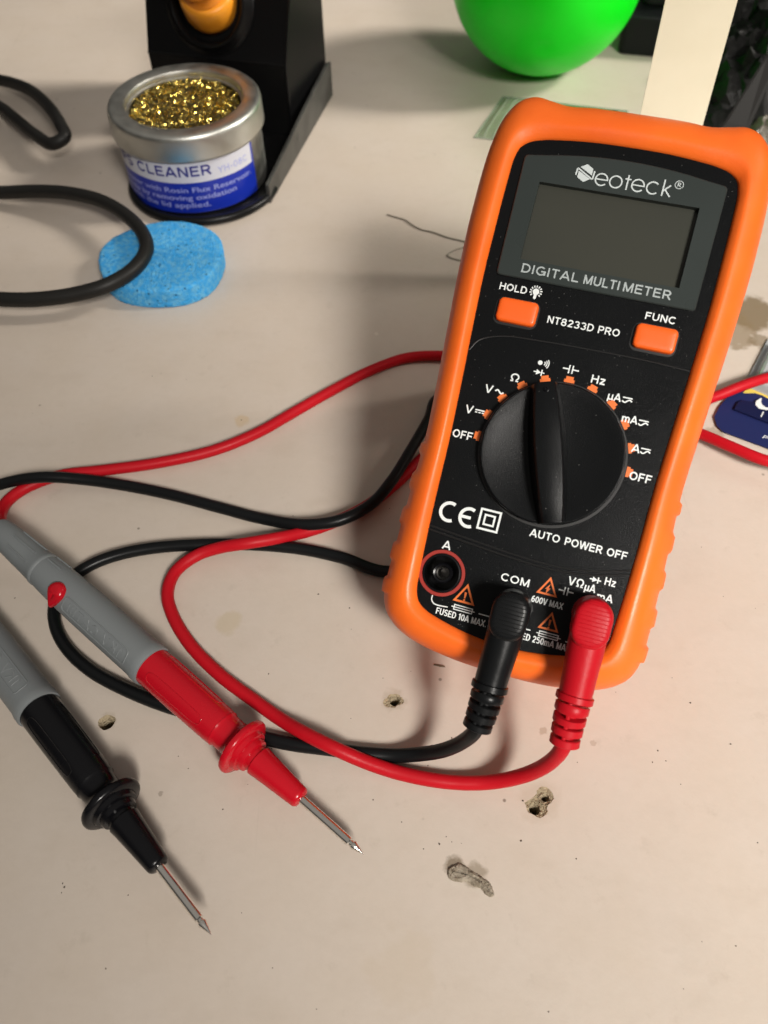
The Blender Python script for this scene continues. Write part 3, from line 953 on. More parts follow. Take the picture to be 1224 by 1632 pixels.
# jacks
for (jx, jy), rim in ((JA, True), (JC, False), (JV, False)):
    jk = MB().lathe([(4.75, 0.0), (4.9, 0.25), (4.6, 0.3), (4.55, -9), (2.7, -9), (2.7, -1.2), (2.4, -0.9), (1.9, -1.1), (1.86, -3.2)], (jx, jy, 0), n=40, cap0=False, cap1=False).build('input_jack', M['blackgloss'], meter, OFF)
    MB().lathe([(1.85, -3.2), (1.5, -3.4), (1.45, -9), (0.05, -9)], (jx, jy, 0), n=28, cap0=False, cap1=False).build('contact', M['gunmetal'], jk, OFF)
    if rim:
        MB().lathe([(6.15, 0.0), (6.1, 0.16), (5.3, 0.16), (5.2, 0.0)], (jx, jy, 0), n=48, cap0=False, cap1=False).build('rim', M['jackred'], jk, OFF)

# fold-out stand behind
MB().box((0, 56, -66), (34, 2.4, 70), Matrix.Rotation(math.radians(-24), 3, 'X')).build('kickstand', M['black'], meter, OFF, bevel=0.5)


# ------------------------------------------------------------------ test leads
def flat_world(o_uvw):
    return mp(*o_uvw)


def plug_parts(lead, org, jack, arm_end_v, du, material):
    """right-angle banana plug standing in a jack; geometry in meter axes, stored relative to the lead's empty"""
    jx, jy = jack
    f = lambda p: mp(p[0], p[1], p[2]) - org
    mb = MB()
    mb.lathe([(3.7, 0.35), (4.6, 0.4), (4.8, 1.0), (4.8, 8)], (jx, jy, 0), n=36, cap1=False)
    # rounded hood: stadium outline rising in loops
    def stad(w_, top, bot, k):
        r = w_ / 2 - k
        return arc(jx, jy + top - w_ / 2, r, 0, 180, 16) + arc(jx, jy - bot + w_ / 2, r, 180, 360, 16)
    L = [(stad(9.3, 4.8, 7.8, q), z) for q, z in ((0.5, 4.5), (0.1, 5.4), (0, 6.5), (0, 12.6), (0.1, 13.4), (0.4, 14.1), (0.9, 14.5), (1.7, 14.7))]
    mb.grid([[(x, y, z) for x, y in lp] for lp, z in L], True, True, True)
    for k in range(12):                          # grip ribs across the cap
        y = jy + 4.2 - k * 0.98
        hw = 3.75 if -3.2 < y - jy < 1 else math.sqrt(max(0.4, 13.8 - ((y - jy - (1 if y > jy else -3.2)) ** 2)))
        mb.tube([(jx - hw, y, 14.45), (jx - hw * 0.8, y, 14.66), (jx + hw * 0.8, y, 14.66), (jx + hw, y, 14.45)], 0.13, 6)
    # arm
    mb.tube([(jx, jy - 2, 9.7), (jx + du * 0.3, jy - 8, 9.7), (jx + du * 0.8, arm_end_v + 4, 9.2), (jx + du, arm_end_v + 0.4, 9.2)], [4.55, 4.5, 4.15, 4.05], 28)
    mb.tube([(jx + du, arm_end_v + 1.0, 9.2), (jx + du, arm_end_v + 0.8, 9.2), (jx + du, arm_end_v - 0.6, 9.2), (jx + du, arm_end_v - 0.9, 9.2)], [4.1, 4.6, 4.6, 4.2], 28)
    return mb.xf(f).build('plug', material, lead, smooth=38), (jx + du, arm_end_v - 0.6, 9.2)


def relief(lead, plug, org, path, material, n=5):
    """ribbed bend relief swept along the first part of the cable"""
    P = curve(path, 0.35)
    mb = MB()
    L = [0]
    for a, b in zip(P, P[1:]):
        L.append(L[-1] + (b - a).length)

    def at_len(s_):
        for i in range(len(L) - 1):
            if L[i + 1] >= s_:
                return P[i].lerp(P[i + 1], (s_ - L[i]) / max(1e-6, L[i + 1] - L[i]))
        return P[-1]
    tot = L[-1]
    K = 16
    mb.tube([at_len(tot * i / K) for i in range(K + 1)], [2.0 for i in range(K + 1)], 16)
    n = max(3, round(tot / 2.75))
    pitch = tot / n
    for i in range(n):
        r = 4.2 - 0.5 * i / (n - 1)
        s0, th = pitch * i + 0.85, pitch * 0.70
        q = [at_len(s0), at_len(s0 + 0.2), at_len(s0 + th - 0.2), at_len(s0 + th)]
        mb.tube(q, [r - 0.22, r, r, r - 0.22], 28)
    # moulded spines that bridge the slots
    for s_ in range(1):
        pts, up = [], Vector((0, 0, 1))
        for i in range(K + 1):
            p = at_len(tot * i / K)
            t = (at_len(min(tot, tot * i / K + 0.3)) - at_len(max(0, tot * i / K - 0.3))).normalized()
            side = t.cross(up).normalized()
            nn = side.cross(t).normalized()
            d = (nn * 0.9 + side * 0.25).normalized()
            pts.append(p + d * (2.9 - 0.4 * i / K))
        mb.tube(pts, 0.6, 8)
    return mb.xf(lambda p: p - org).build('strain_relief', material, plug, smooth=38)


def g(s_):
    return s_ if s_ < 80 else (80 + (s_ - 80) * 0.86 if s_ < 136.5 else 128.6 + (s_ - 136.5) * 1.2)


def probe(lead, org, tip, tail, body, gloss, stamp, nub):
    """needle probe from tip to tail; lengths from the tip"""
    tip, tail = Vector(tip), Vector(tail)
    ax = (tail - tip).normalized()
    o = tip - org
    LEN = (tail - tip).length
    ne = MB().lathe([(0.03, 0), (0.95, 2.8), (1.15, 3.3), (1.15, 3.7), (0.85, 4.0), (0.85, 4.5), (1.15, 4.8), (1.2, 22.5)], o, ax, 20)
    ne.build('probe_tip', M['metal'], lead)
    gd = MB().lathe([(1.2, 21.0), (2.3, 21.2), (2.75, 21.7), (2.9, 22.4), (3.9, 34.5), (4.15, 36.6), (3.7, 37.0), (3.65, 38.2), (4.6, 38.4), (4.9, 39.2), (4.9, 39.9), (5.8, 40.1), (6.0, 40.9), (6.1, 41.3), (7.6, 41.5), (8.1, 42.0), (8.2, 42.7), (8.0, 43.4), (6.0, 44.4), (5.2, 45.2), (4.9, 46.5), (4.9, 49.2), (5.15, 49.8), (5.35, 50.2)], o, ax, 48).build('finger_guard', gloss, lead)
    br = MB().lathe([(5.1, 50.0), (5.25, 50.6), (5.4, 52), (5.65, 66), (5.75, 79.5)], o, ax, 48)
    # shallow flats moulded along the barrel
    h = Vector((0, 0, 1))
    X = (h - ax * h.dot(ax)).normalized()
    Y = ax.cross(X)
    for a0 in (55, -38):
        lp = []
        for q in range(40):
            t = 2 * math.pi * q / 40
            du_, dv_ = 10.5 * math.copysign(abs(math.cos(t)) ** 0.35, math.cos(t)), 17 * math.copysign(abs(math.sin(t)) ** 0.6, math.sin(t))
            ang = math.radians(a0 + dv_)
            s_ = 65 + du_
            r = 5.4 + (s_ - 52) / 14 * 0.25 if s_ < 66 else 5.65 + (s_ - 66) / 13.5 * 0.1
            lp.append(o + ax * s_ + (X * math.cos(ang) + Y * math.sin(ang)) * (r + 0.02))
        br.tube(lp + [lp[0]], 0.16, 6, caps=False)
    br.build('probe_barrel', gloss, lead)
    gp = MB().lathe([(r_, g(z_)) for r_, z_ in ((5.7, 78.6), (6.2, 78.7), (6.4, 79.2), (6.4, 81.5), (6.15, 83), (6.15, 110), (6.0, 121), (5.65, 131), (5.4, 135), (5.6, 135.3), (5.65, 136.4), (5.4, 136.9), (5.1, 142), (4.7, 150), (4.4, 154), (4.0, 155), (2.0, 155.1))], o, ax, 48)
    grip = gp.build('probe_grip', body, lead)
    mbk = MB()

    def radius(s_):
        return 6.15 if s_ < 110 else (6.15 - (s_ - 110) / 11 * 0.15 if s_ < 121 else (6.0 - (s_ - 121) / 10 * 0.35 if s_ < 131 else 5.35 - (s_ - 137) / 18 * 0.85))

    def wrap(s_, ang, k=0.03):
        return o + ax * g(s_) + (X * math.cos(ang) + Y * math.sin(ang)) * (radius(s_) + k)
    for a0, s0 in ((nub[2], 84.5),):
        # raised frame round the moulded rating
        lp = []
        for x, y in rrect(0, 0, 32, 4.6, 1.2, 4):
            lp.append(wrap(s0 + 16 + x, math.radians(a0) + y / 6.15))
        mbk.tube(lp + [lp[0]], 0.24, 6, caps=False)
        x = 0
        tot = sum(GL[c][0] for c in stamp) + 0.16 * len(stamp)
        for c in stamp:
            for st in GL[c][1]:
                mbk.tube([wrap(s0 + 2.2 + (x + p[0]) / tot * 28, math.radians(a0) + nub[3] * (p[1] - 0.5) * 2.9 / 6.15, 0.02) for p in st], 0.2, 6)
            x += GL[c][0] + 0.16
    for s_, a_, l_ in ((127, 62, 7), (127, 24, 7), (138.5, 55, 9), (138.5, 12, 9), (138.5, -28, 8)):
        mbk.tube([wrap(s_, math.radians(a_), 0.05), wrap(s_ + l_, math.radians(a_), 0.05)], 0.32, 8)
    mbk.build('moulded_marks', body, grip, smooth=30, fix=False)
    if nub[0]:
        c = wrap(nub[0], math.radians(nub[1]), 0.2)
        nrm = (c - (o + ax * g(nub[0]))).normalized()
        tng = ax.cross(nrm)
        rows = []
        for i in range(9):
            ph = math.pi / 2 * i / 8
            row = []
            for j in range(28):
                t = 2 * math.pi * j / 28
                ex, ey = math.cos(t), math.sin(t)
                wdt = 3.2 * (1 - 0.62 * max(0, -ex) ** 1.3)
                row.append(c + (tng * (ex * (3.3 if ex > 0 else 5.2)) + ax * ey * wdt) * math.cos(ph) ** 0.6 + nrm * (2.2 * math.sin(ph) - 0.6 - (0.9 if ex < 0 else 0.1) * abs(ex)))
            rows.append(row)
        MB().grid(rows, True, False, True).build('thumb_stop', gloss, grip, smooth=70)
    return ax


def probe_axis(t_px, b_px, zt, zb, length):
    a, b = at(*t_px, zt), at(*b_px, zb)
    return a, a + (b - a).normalized() * length


# red lead
RO = mp(JV[0], JV[1], 0)
red = thing('test_lead', 'red test lead running from the meter to its grey and red needle probe', 'test lead', RO)
plug_o, e = plug_parts(red, RO, JV, -57.0, 0.6, M['red'])
end = mp(*e)
rpath = [end, end + UV @ Vector((0, -2.5, 0)), at(907, 1148, 30.2), at(899, 1186, 26.0)]
relief(red, plug_o, RO, rpath, M['red'], 4)
rc = [at(907, 1148, 30.2), at(899, 1186, 26.0), at(882, 1210, 19.5), at(852, 1229, 12.0), at(815, 1241, 6.5), at(775, 1247, 3.0), at(735, 1247.5, 2), at(690, 1243, 2), at(630, 1230, 2.0), at(580, 1213, 3.5), at(530, 1191, 5.9), at(490, 1171, 5.2), at(450, 1148, 2.8), at(410, 1120, 2), at(350, 1075, 2), at(303, 1027, 2), at(275, 980, 2), at(267, 945, 2), at(279, 912, 2),
      at(312, 886, 2.4), at(350, 873, 4), at(395, 865.5, 6.0), at(440, 858, 5.0), at(490, 847, 2), at(540, 829, 2), at(585, 806, 2), at(625, 776, 2), at(655, 748, 2), at(672, 731, 2.0), at(720, 700, 2), at(800, 680, 2), at(900, 665, 2), at(1000, 668, 2), at(1070, 680, 2.5), at(1112, 690, 4), at(1165, 712, 6), at(1224, 735, 7), at(1300, 745, 7), at(1370, 700, 6), at(1360, 620, 5), at(1290, 590, 5), at(1224, 602, 5.5), at(1180, 616, 5), at(1140, 632, 3), at(1080, 650, 2), at(1000, 640, 2), at(900, 600, 2), at(800, 575, 2),
      at(708, 567, 2), at(650, 570, 2), at(592, 590, 2), at(530, 622, 2), at(470, 656, 2), at(410, 690, 2), at(340, 718, 2), at(250, 738, 2), at(165, 749.5, 2), at(100, 757, 2), at(60, 769, 2), at(30, 784, 2), at(10, 801, 2.6), at(1, 820, 5), at(3, 838, 9.5), at(10, 848, 11.2)]
MB().tube(curve([p - RO for p in rc], 1.1), 1.98, 14).build('cable', M['red'], red)
rt, rl = probe_axis((580, 1362), (100, 935), 6.4, 11.0, g(155))
probe(red, RO, rt, rl, M['grey'], M['redgloss'], '1KV CATIII', (121, -34, -42, 1))

# black lead
BO = mp(JC[0], JC[1], 0)
blk = thing('test_lead', 'black test lead running from the meter to its grey and black needle probe', 'test lead', BO)
plug_b, e = plug_parts(blk, BO, JC, -60.2, -0.5, M['black'])
end = mp(*e)
bpath = [end, end + UV @ Vector((0, -2.5, 0)), at(771, 1128, 28.6), at(760, 1160, 24.8)]
relief(blk, plug_b, BO, bpath, M['black'], 4)
bc = [at(771, 1128, 28.6), at(760, 1160, 24.8), at(739, 1181, 17.5), at(705, 1196, 10), at(668, 1202, 4.5), at(630, 1204, 2), at(580, 1201, 2), at(520, 1193, 2), at(460, 1185, 2), at(400, 1170, 1.95), at(340, 1147, 1.95), at(262, 1124, 2), at(200, 1099, 2), at(145, 1069, 2), at(106, 1032, 2), at(88, 995, 2), at(88, 962, 2), at(104, 930, 2), at(140, 903, 2), at(182, 886, 2), at(240, 874, 2), at(320, 868, 2), at(400, 868, 1.95), at(480, 875, 2), at(545, 889, 2), at(615, 911, 2),
      Vector((20, 147, 2)), Vector((46, 162, 2.2)), Vector((56, 182, 5.5)), Vector((54, 197, 6.2)), Vector((46, 212, 4)), Vector((33, 221, 3)), at(697, 636, 3.5), at(683, 668, 5), at(652, 722, 5.9), at(625, 765, 6), at(592, 803, 6), at(542, 829, 6), at(485, 836, 4.5), at(420, 827, 2.4), at(350, 809, 2), at(270, 788, 2), at(200, 774, 2.4), at(130, 764, 4), at(70, 760.5, 6), at(20, 767, 5), at(-30, 784, 3), at(-110, 830, 2.5), at(-190, 905, 3), at(-220, 985, 4)]
MB().tube(curve([p - BO for p in bc], 1.1), 1.95, 14).build('cable', M['black'], blk)
kt, kl = probe_axis((337, 1490), (70, 1140), 8.8, 7.7, g(155))
tail = MB().tube(curve([bc[-1] - BO, at(-215, 1000, 5) - BO, kl - BO - (kl - kt).normalized() * -3, kl - BO], 1.0), 1.95, 14)
tail.build('cable', M['black'], blk)
probe(blk, BO, kt, kl, M['grey'], M['blackgloss'], '1KV CATIII', (0, 0, -4, 1))

# ------------------------------------------------------------------ soldering iron stand, tin, sponge
HO = Vector((-52, 350, 0))
HF, HR, HZ = Vector((0.255, 0.967, 0)), Vector((0.967, -0.255, 0)), Vector((0, 0, 1))
hrot = Matrix((HR, HF, HZ)).transposed()
hold = thing('iron_stand', 'black steel soldering iron stand with a ring base behind the tin', 'iron stand', HO, hrot)
TR, TF = -38.6, 13.5            # tin centre in stand axes (right, back)
# base sheet: rounded front, square back
rim = [(-33.6 + 34.6 * math.cos(math.radians(a)), 9.0 + 33.5 * math.sin(math.radians(a))) for a in range(180, 361, 5)]
MB().prism(rim + [(1.2, 106), (-68, 106)], 0.4, 1.6).build('base_plate', M['stand'], hold, smooth=0)
MB().tube([(x, y, 2.4) for x, y in rim], 2.0, 12).build('base_rim', M['stand'], hold)
for x0, mname in ((0.3, 'standlip'), (-78, 'stand'))[:1]:
    mb = MB()
    mb.add([(x0, 1, 0.2), (x0, 106, 0.2), (x0, 106, 17.5), (x0, 102, 18.6), (x0, 60, 15.5), (x0, 4, 9.8), (x0, 1, 9.2)], [tuple(range(7))])
    n = 7
    mb.add([(x0 + 1.6, p.y, p.z) for p in mb.v[:7]], [tuple(range(7))])
    mb.f += [(i, (i + 1) % 7, 7 + (i + 1) % 7, 7 + i) for i in range(7)]
    mb.lathe([(0.05, 1.75), (1.5, 1.75), (1.6, 1.6), (1.6, 1.2)], (x0, 46, 8.5), (1, 0, 0), 16)
    mb.build('side_lip', M[mname], hold, smooth=0, bevel=0.4)
# folded sheet body
a_r, a_l = -5.5, -76.0
top_f, top_z = 82, 92
secs = [(58, 1.6), (58, 36), (top_f, top_z)]
MB().grid([[(a_l, f_, z_) for f_, z_ in secs], [(a_r + (2.4 if z_ > 50 else 0), f_, z_) for f_, z_ in secs]], False).build('front_panel', M['stand'], hold, smooth=0)
for x, xb in ((a_r, -0.6), (a_l, a_l)):
    MB().add([(x, 58, 1.6), (xb, 105, 1.6), (xb, 105, top_z), ((x + xb) / 2, top_f, top_z), (x, 58, 36)], [(0, 1, 2, 3, 4)]).build('side_panel', M['stand'], hold, smooth=0)
MB().add([(a_l, top_f, top_z), (a_r + 2.4, top_f, top_z), (-0.6, 105, top_z), (a_l, 105, top_z)], [(0, 1, 2, 3)]).build('top_panel', M['stand'], hold, smooth=0)
MB().tube([(a_r, 58, 2), (a_r, 58, 36), (a_r + 2.4, top_f, top_z)], 0.6, 8).tube([(a_l, 58, 36), (a_r, 58, 36)], 0.5, 8).build('fold', M['stand'], hold)
ln = Vector((0, top_f - 58, top_z - 36)).normalized()
nr = Vector((0, -ln.z, ln.y))
cc = Vector((-43.2, 58, 36)) + ln * 23
MB().lathe([(22.0, -0.5), (22.0, 0.8), (20.6, 1.6), (19.2, 3.6), (18.6, 4.4), (17.6, 4.6), (16.4, 3.6), (15, -4)], cc, nr, 56, False, False).build('collar', M['stand'], hold)

iw = HO + hrot @ cc
n_w = Vector((-0.04, -0.52, 0.85)).normalized()
iron = thing('soldering_iron', 'yellow soldering iron handle standing in the black stand', 'soldering iron', iw)
MB().lathe([(6, -30), (8, -8), (12.2, -5), (13.0, -2), (13.2, 3), (13.0, 6.6), (12.2, 8.2), (11.0, 8.8)], (0, 0, 0), n_w, 48).build('grip_collar', M['yellow'], iron)
hd = [(11.2, 8.4)]
for k in range(22):
    hd += [(10.6 - 0.03 * k, 9.2 + k * 4.2), (10.0 - 0.03 * k, 10.2 + k * 4.2), (10.0 - 0.03 * k, 11.6 + k * 4.2)]
MB().lathe(hd, (0, 0, 0), (n_w + Vector((-0.12, 0.06, 0.02))).normalized(), 48).build('handle', M['yellowdark'], iron)

# tin of brass wool
TC = HO + hrot @ Vector((TR, TF, 1.6))
tin = thing('cleaner_tin', 'round tin of brass shavings with open window lid and blue printed label', 'tin', TC)
MB().lathe([(31.5, 0), (32.4, 0.6), (32.6, 1.5), (32.6, 26), (33.2, 27.4)], n=96, cap1=False).build('body', M['tin'], tin)
lid = MB().lathe([(33.4, 26.2), (34.1, 25.8), (34.5, 26.2), (34.6, 27), (34.4, 35.0), (34.1, 36.4), (33.3, 37.3), (32.0, 37.6), (29.6, 37.55), (27.2, 37.5), (26.5, 37.2), (26.1, 36.4), (26.0, 34.6), (25.2, 34.2), (25.2, 33.4)], n=96, cap0=False, cap1=False).build('lid', M['tin'], tin)
MB().lathe([(30.8, 1), (30.8, 29.5), (25.0, 30.5)][1:], n=64, cap0=True, cap1=False).build('inner_wall', M['darkin'], tin)
wool = MB()
rnd = random.Random(11)
for k in range(2600):
    a, rr = rnd.uniform(0, 6.283), 25.2 * math.sqrt(rnd.random())
    c = Vector((rr * math.cos(a), rr * math.sin(a), 31.8 + rnd.uniform(0, 3.6) * (1 - 0.25 * (rr / 25) ** 2)))
    d = Vector((rnd.gauss(0, 1), rnd.gauss(0, 1), rnd.gauss(0, 0.55))).normalized()
    sd = d.cross(Vector((rnd.gauss(0, 1), rnd.gauss(0, 1), rnd.gauss(0, 1)))).normalized()
    nn = d.cross(sd)
    R_, wd, n_ = rnd.uniform(0.7, 2.0), rnd.uniform(0.25, 0.6), 4
    L, Q = [], []
    span = rnd.uniform(0.8, 2.4)
    for i in range(n_ + 1):
        t = span * (i / n_ - 0.5)
        p = c + d * (R_ * math.sin(t)) + nn * (R_ * (1 - math.cos(t)))
        tw = sd * math.cos(t * 0.8) + nn * math.sin(t * 0.8) * 0.6
        L.append(p + tw * wd / 2)
        Q.append(p - tw * wd / 2)
    ok = all(math.hypot(p.x, p.y) < 25.6 for p in L + Q)
    if ok:
        wool.add(L + Q, [(i, n_ + 1 + i, n_ + 2 + i, i + 1) for i in range(n_)])
tag(wool.build('brass_wool', M['brass'], tin, smooth=0, fix=False), kind='stuff')

# printed label wrapped round the tin; angle 0 faces the front of the bench
A0 = math.atan2(-TC.y, -TC.x)


def cyl(ang, z, r):
    a = A0 + math.radians(ang)
    return Vector((r * math.cos(a), r * math.sin(a), z))


def band(a0, a1, z0_, z1_, r, name, m, par):
    n_ = 60
    return MB().grid([[cyl(a0 + (a1 - a0) * i / n_, z, r) for i in range(n_ + 1)] for z in (z0_, z1_)], False).build(name, m, par, smooth=60)


lab = band(-118, 51, 0.9, 26.6, 32.70, 'label', M['label_blue'], tin)
band(-116, 48.5, 15.6, 26.0, 32.76, 'header_band', M['label_white'], lab)
mbl, mbp, mbg = MB(), MB(), MB()


def wrap_text(mb, s, a0, a1, z, cap, bold=0.01):
    v, f = text_mesh(s, bold)
    mb.add([cyl(a0 + p.x * (a1 - a0), z + p.y * cap, 32.82) for p in v], f)




def wrap_caps(mb, s, a0, a1, z, cap, pen):
    kk = math.radians(1) * 32.8
    t = MB()
    text(t, s, a0 * kk, a1 * kk, z, cap, 0, 0, pen)
    t.xf(lambda p: cyl(p.x / kk, p.y, 32.82 + p.z))
    mb.add(t.v, t.f)


wrap_caps(mbl, 'TIPS CLEANER', -86, 10, 18.6, 4.7, 0.2)
mbl.build('title', M['label_ink'], lab, smooth=0, fix=False)
wrap_caps(mbg, 'YH-08C', 15, 43, 18.0, 3.0, 0.12)
mbg.build('small_print', M['label_pale'], lab, smooth=0, fix=False)
wrap_text(mbp, 'Tip Cleaner with Rosin Flux Reservoir.', -93, 45, 11.0, 2.5)
wrap_text(mbp, 'Cleans tip by removing oxidation', -93, 28, 7.3, 2.5)
wrap_text(mbp, 'Keep with the lid applied.', -93, 4.5, 3.6, 2.5)
mbp.build('small_print', M['label_pale'], lab, smooth=0, fix=False)

# sponge
SC = at(257, 407, 8.5)
SC.z = 0
rnd = random.Random(5)
ph = [rnd.uniform(0, 6.28) for _ in range(8)]
rows = []
for r_, z in ((0.985, 0.1), (0.995, 0.5), (1.0, 2.0), (0.995, 4.0), (1.0, 6.0), (0.998, 8.0), (0.988, 8.7), (0.95, 8.95), (0.8, 8.95), (0.6, 9.0), (0.4, 8.95), (0.2, 8.95), (0.02, 8.95)):
    row = []
    for j in range(110):
        a = 2 * math.pi * j / 110
        k = 1 + 0.012 * sum(math.sin(a * (q + 2) + ph[q]) for q in range(4)) + rnd.uniform(-0.006, 0.006)
        row.append((26.6 * r_ * k * math.cos(a), 24.6 * r_ * k * math.sin(a), z + rnd.uniform(-0.12, 0.12) + (0.25 * math.sin(a * 3 + r_ * 5) if z > 8 else 0)))
    rows.append(row)
sp = MB().grid(rows, True, True, True).build('sponge', M['sponge'], smooth=80)
sp.location = SC * S
tag(sp, 'round blue cellulose sponge lying flat in front of the tin', 'sponge')

# black iron cord looping in from the side of the table
cd = [at(-60, 112, 3), at(-20, 124, 4), at(18, 132, 8), at(48, 144, 12), at(76, 168, 15), at(97, 199, 16), at(103, 218, 15), at(85, 229, 13), at(55, 214, 11), at(25, 190, 9), at(-5, 168, 6), at(-60, 150, 4), at(-140, 165, 3), at(-190, 225, 3), at(-160, 285, 3), at(-80, 306, 4), at(0, 307, 6), at(60, 305, 9), at(110, 308, 11.5), at(160, 320, 13), at(203, 345, 14), at(229, 375, 14.2), at(233, 400, 14), at(212, 430, 13.6), at(172, 454, 13), at(120, 469, 11), at(60, 477, 9.5), at(0, 477, 8.5), at(-60, 470, 7), at(-160, 450, 4)]
cord = MB().tube(curve(cd, 1.4), 3.0, 16).build('cord', M['cordblack'], smooth=60)
tag(cord, 'thick black cord looping over the blue sponge', 'cord')

# ------------------------------------------------------------------ things at the back
BR, BC = 49.6, Vector((89.92, 479.63, 49.6))
hit = ray(866, 76).normalized()
oc = Vector((0, 0, CAM_Z)) - BC
bq = oc.dot(hit)
tt = -bq - math.sqrt(bq * bq - (oc.dot(oc) - BR * BR))
dn = ((Vector((0, 0, CAM_Z)) + hit * tt) - BC).normalized()
rows = []
for i in range(65):
    th = math.pi * i / 64
    row = []
    for j in range(96):
        a = 2 * math.pi * j / 96
        p = Vector((math.sin(th) * math.cos(a), math.sin(th) * math.sin(a), -math.cos(th)))
        ang = math.acos(max(-1, min(1, p.dot(dn))))
        k = 1 - 0.035 * math.exp(-(ang / 0.055) ** 2)
        row.append(p * BR * k + Vector((0, 0, BR)))
    rows.append(row)
ball = MB().grid(rows, True).build('ball', M['ball'], smooth=80)
ball.location = Vector((BC.x, BC.y, 0)) * S
tag(ball, 'glossy green plastic ball with a small dimple standing on the table', 'ball')

# clear pouch with a green rod
pa, pb, pc, pd = at(756, 220, 0), at(802, 155, 0), at(1000, 178, 0), at(985, 245, 0)
rows = []
for i in range(17):
    row = []
    for j in range(33):
        s_, t = j / 32, i / 16
        p = pa.lerp(pd, s_).lerp(pb.lerp(pc, s_), t)
        puff = min(1, min(s_, 1 - s_) * 14) * min(1, min(t, 1 - t) * 7)
        p.z = 0.3 + puff * (2.0 + 0.5 * math.sin(s_ * 23) + 0.35 * math.sin(t * 17 + s_ * 9))
        row.append(p)
    rows.append(row)
bag = thing('plastic_pouch', 'clear green tinted plastic pouch lying behind the meter', 'pouch', pa)
MB().grid(rows, False).xf(lambda p: p - pa).build('film', M['bagfilm'], bag, smooth=60)
wl_ = MB().tube([rows[0][j] - pa for j in range(33)] + [rows[i][32] - pa for i in range(1, 17)] + [rows[16][j] - pa for j in range(31, -1, -1)] + [rows[i][0] - pa for i in range(15, -1, -1)], 0.42, 6)
for k in (2, 4):
    wl_.tube([rows[i][k] - pa + Vector((0, 0, 0.15)) for i in range(17)], 0.28, 6)
wl_.build('weld_seam', M['weld'], bag)
rod = MB().tube([at(858, 169, 1.6) - pa, at(974, 181, 1.6) - pa], 1.5, 12)
M['greenrod'] = mat('green_rod_plastic', (0.01, 0.16, 0.03), 0.3)
ro = rod.build('green_rod', M['greenrod'], bag)
MB().lathe([(0.2, -2), (1.6, -1.6), (1.9, 0), (1.5, 1.6), (0.2, 2)], at(979, 182, 1.7) - pa, at(981, 182, 1) - at(960, 179.7, 1), 16).build('end_cap', M['devblack'], bag)

# cream strip standing behind the meter
s0, s1 = Vector((108.2, 295.7, 62.0)), Vector((109.5, 301.6, 103.0))
sd = (s1 - s0).normalized()
wdir = Vector((0.972, -0.235, 0)).normalized()
lo, hi = s0 - sd * (s0.z / sd.z), s0 + sd * 135
rows = []
for i in range(25):
    t = i / 24
    c = lo.lerp(hi, t)
    wd = 22.3 + 1.4 * t
    q = wdir
    nn = sd.cross(q).normalized()
    c = c + nn * (1.2 * math.sin(t * 3.0))
    rows.append([c - q * wd / 2 - nn * 0.5, c + q * wd / 2 - nn * 0.5, c + q * wd / 2 + nn * 0.5, c - q * wd / 2 + nn * 0.5])
strip = MB().grid([[p - lo for p in r] for r in rows], True, True, True).build('strip', M['strip'], smooth=30)
strip.location = lo * S
tag(strip, 'plain cream flat strip standing upright behind the meter', 'strip')

# black adapter
ac = at(1040, 92, 0)
ad = thing('power_adapter', 'black plastic adapter block beside the green ball', 'adapter', ac, Matrix.Rotation(math.radians(-14), 3, 'Z'))
MB().prism(rrect(2, 17, 44, 34, 4), 0, 21).build('body', M['devblack'], ad, bevel=1.5)
MB().prism(rrect(4, 24, 32, 20, 5), 20.5, 44).build('cap', M['devgrey'], ad, bevel=2)


def crumple(name, mtl, corners, nx, ny, hgt, amp, seed, edge=0.15, label=None, cat=None, thick=True):
    """a crumpled sheet heaped on the table: facetted folds over a mound"""
    rnd = random.Random(seed)
    cells = [(rnd.random(), rnd.random(), rnd.uniform(-1, 1), rnd.uniform(-3, 3), rnd.uniform(-3, 3)) for _ in range(int(nx * ny / 12))]
    rows = []
    for i in range(ny + 1):
        row = []
        for j in range(nx + 1):
            s_, t = j / nx, i / ny
            p = corners[0].lerp(corners[1], s_).lerp(corners[3].lerp(corners[2], s_), t)
            best = min(cells, key=lambda c: (c[0] - s_) ** 2 * 1.0 + (c[1] - t) ** 2 * 1.0)
            e = min(1, min(s_, 1 - s_) / edge) * min(1, min(t, 1 - t) / edge)
            p.x += rnd.uniform(-1, 1) * amp * 0.3
            p.y += rnd.uniform(-1, 1) * amp * 0.3
            p.z = 0.4 + max(0, e * (hgt + amp * (best[2] + best[3] * (s_ - best[0]) * 2 + best[4] * (t - best[1]) * 2) + rnd.uniform(-0.35, 0.35) * amp))
            row.append(p)
        rows.append(row)
    org = corners[0].copy()
    o = MB().grid([[p - org for p in r] for r in rows], False).build(name, mtl, smooth=20)
    o.location = org * S
    tag(o, label, cat)
    return o


crumple('plastic_bag', M['bagblack'], [Vector((166, 408, 0)), Vector((330, 380, 0)), Vector((380, 680, 0)), Vector((176, 700, 0))], 46, 74, 22, 8, 3, 0.12, 'crumpled shiny black plastic bag heaped behind the cream strip', 'bag')
crumple('plastic_wrapping', M['clearfilm'], [at(1150, 262), at(1290, 330), at(1300, 215), at(1200, 190)], 20, 16, 9, 4, 8, 0.2, 'crumpled clear plastic wrapping beside the corner of the meter', 'wrapping')
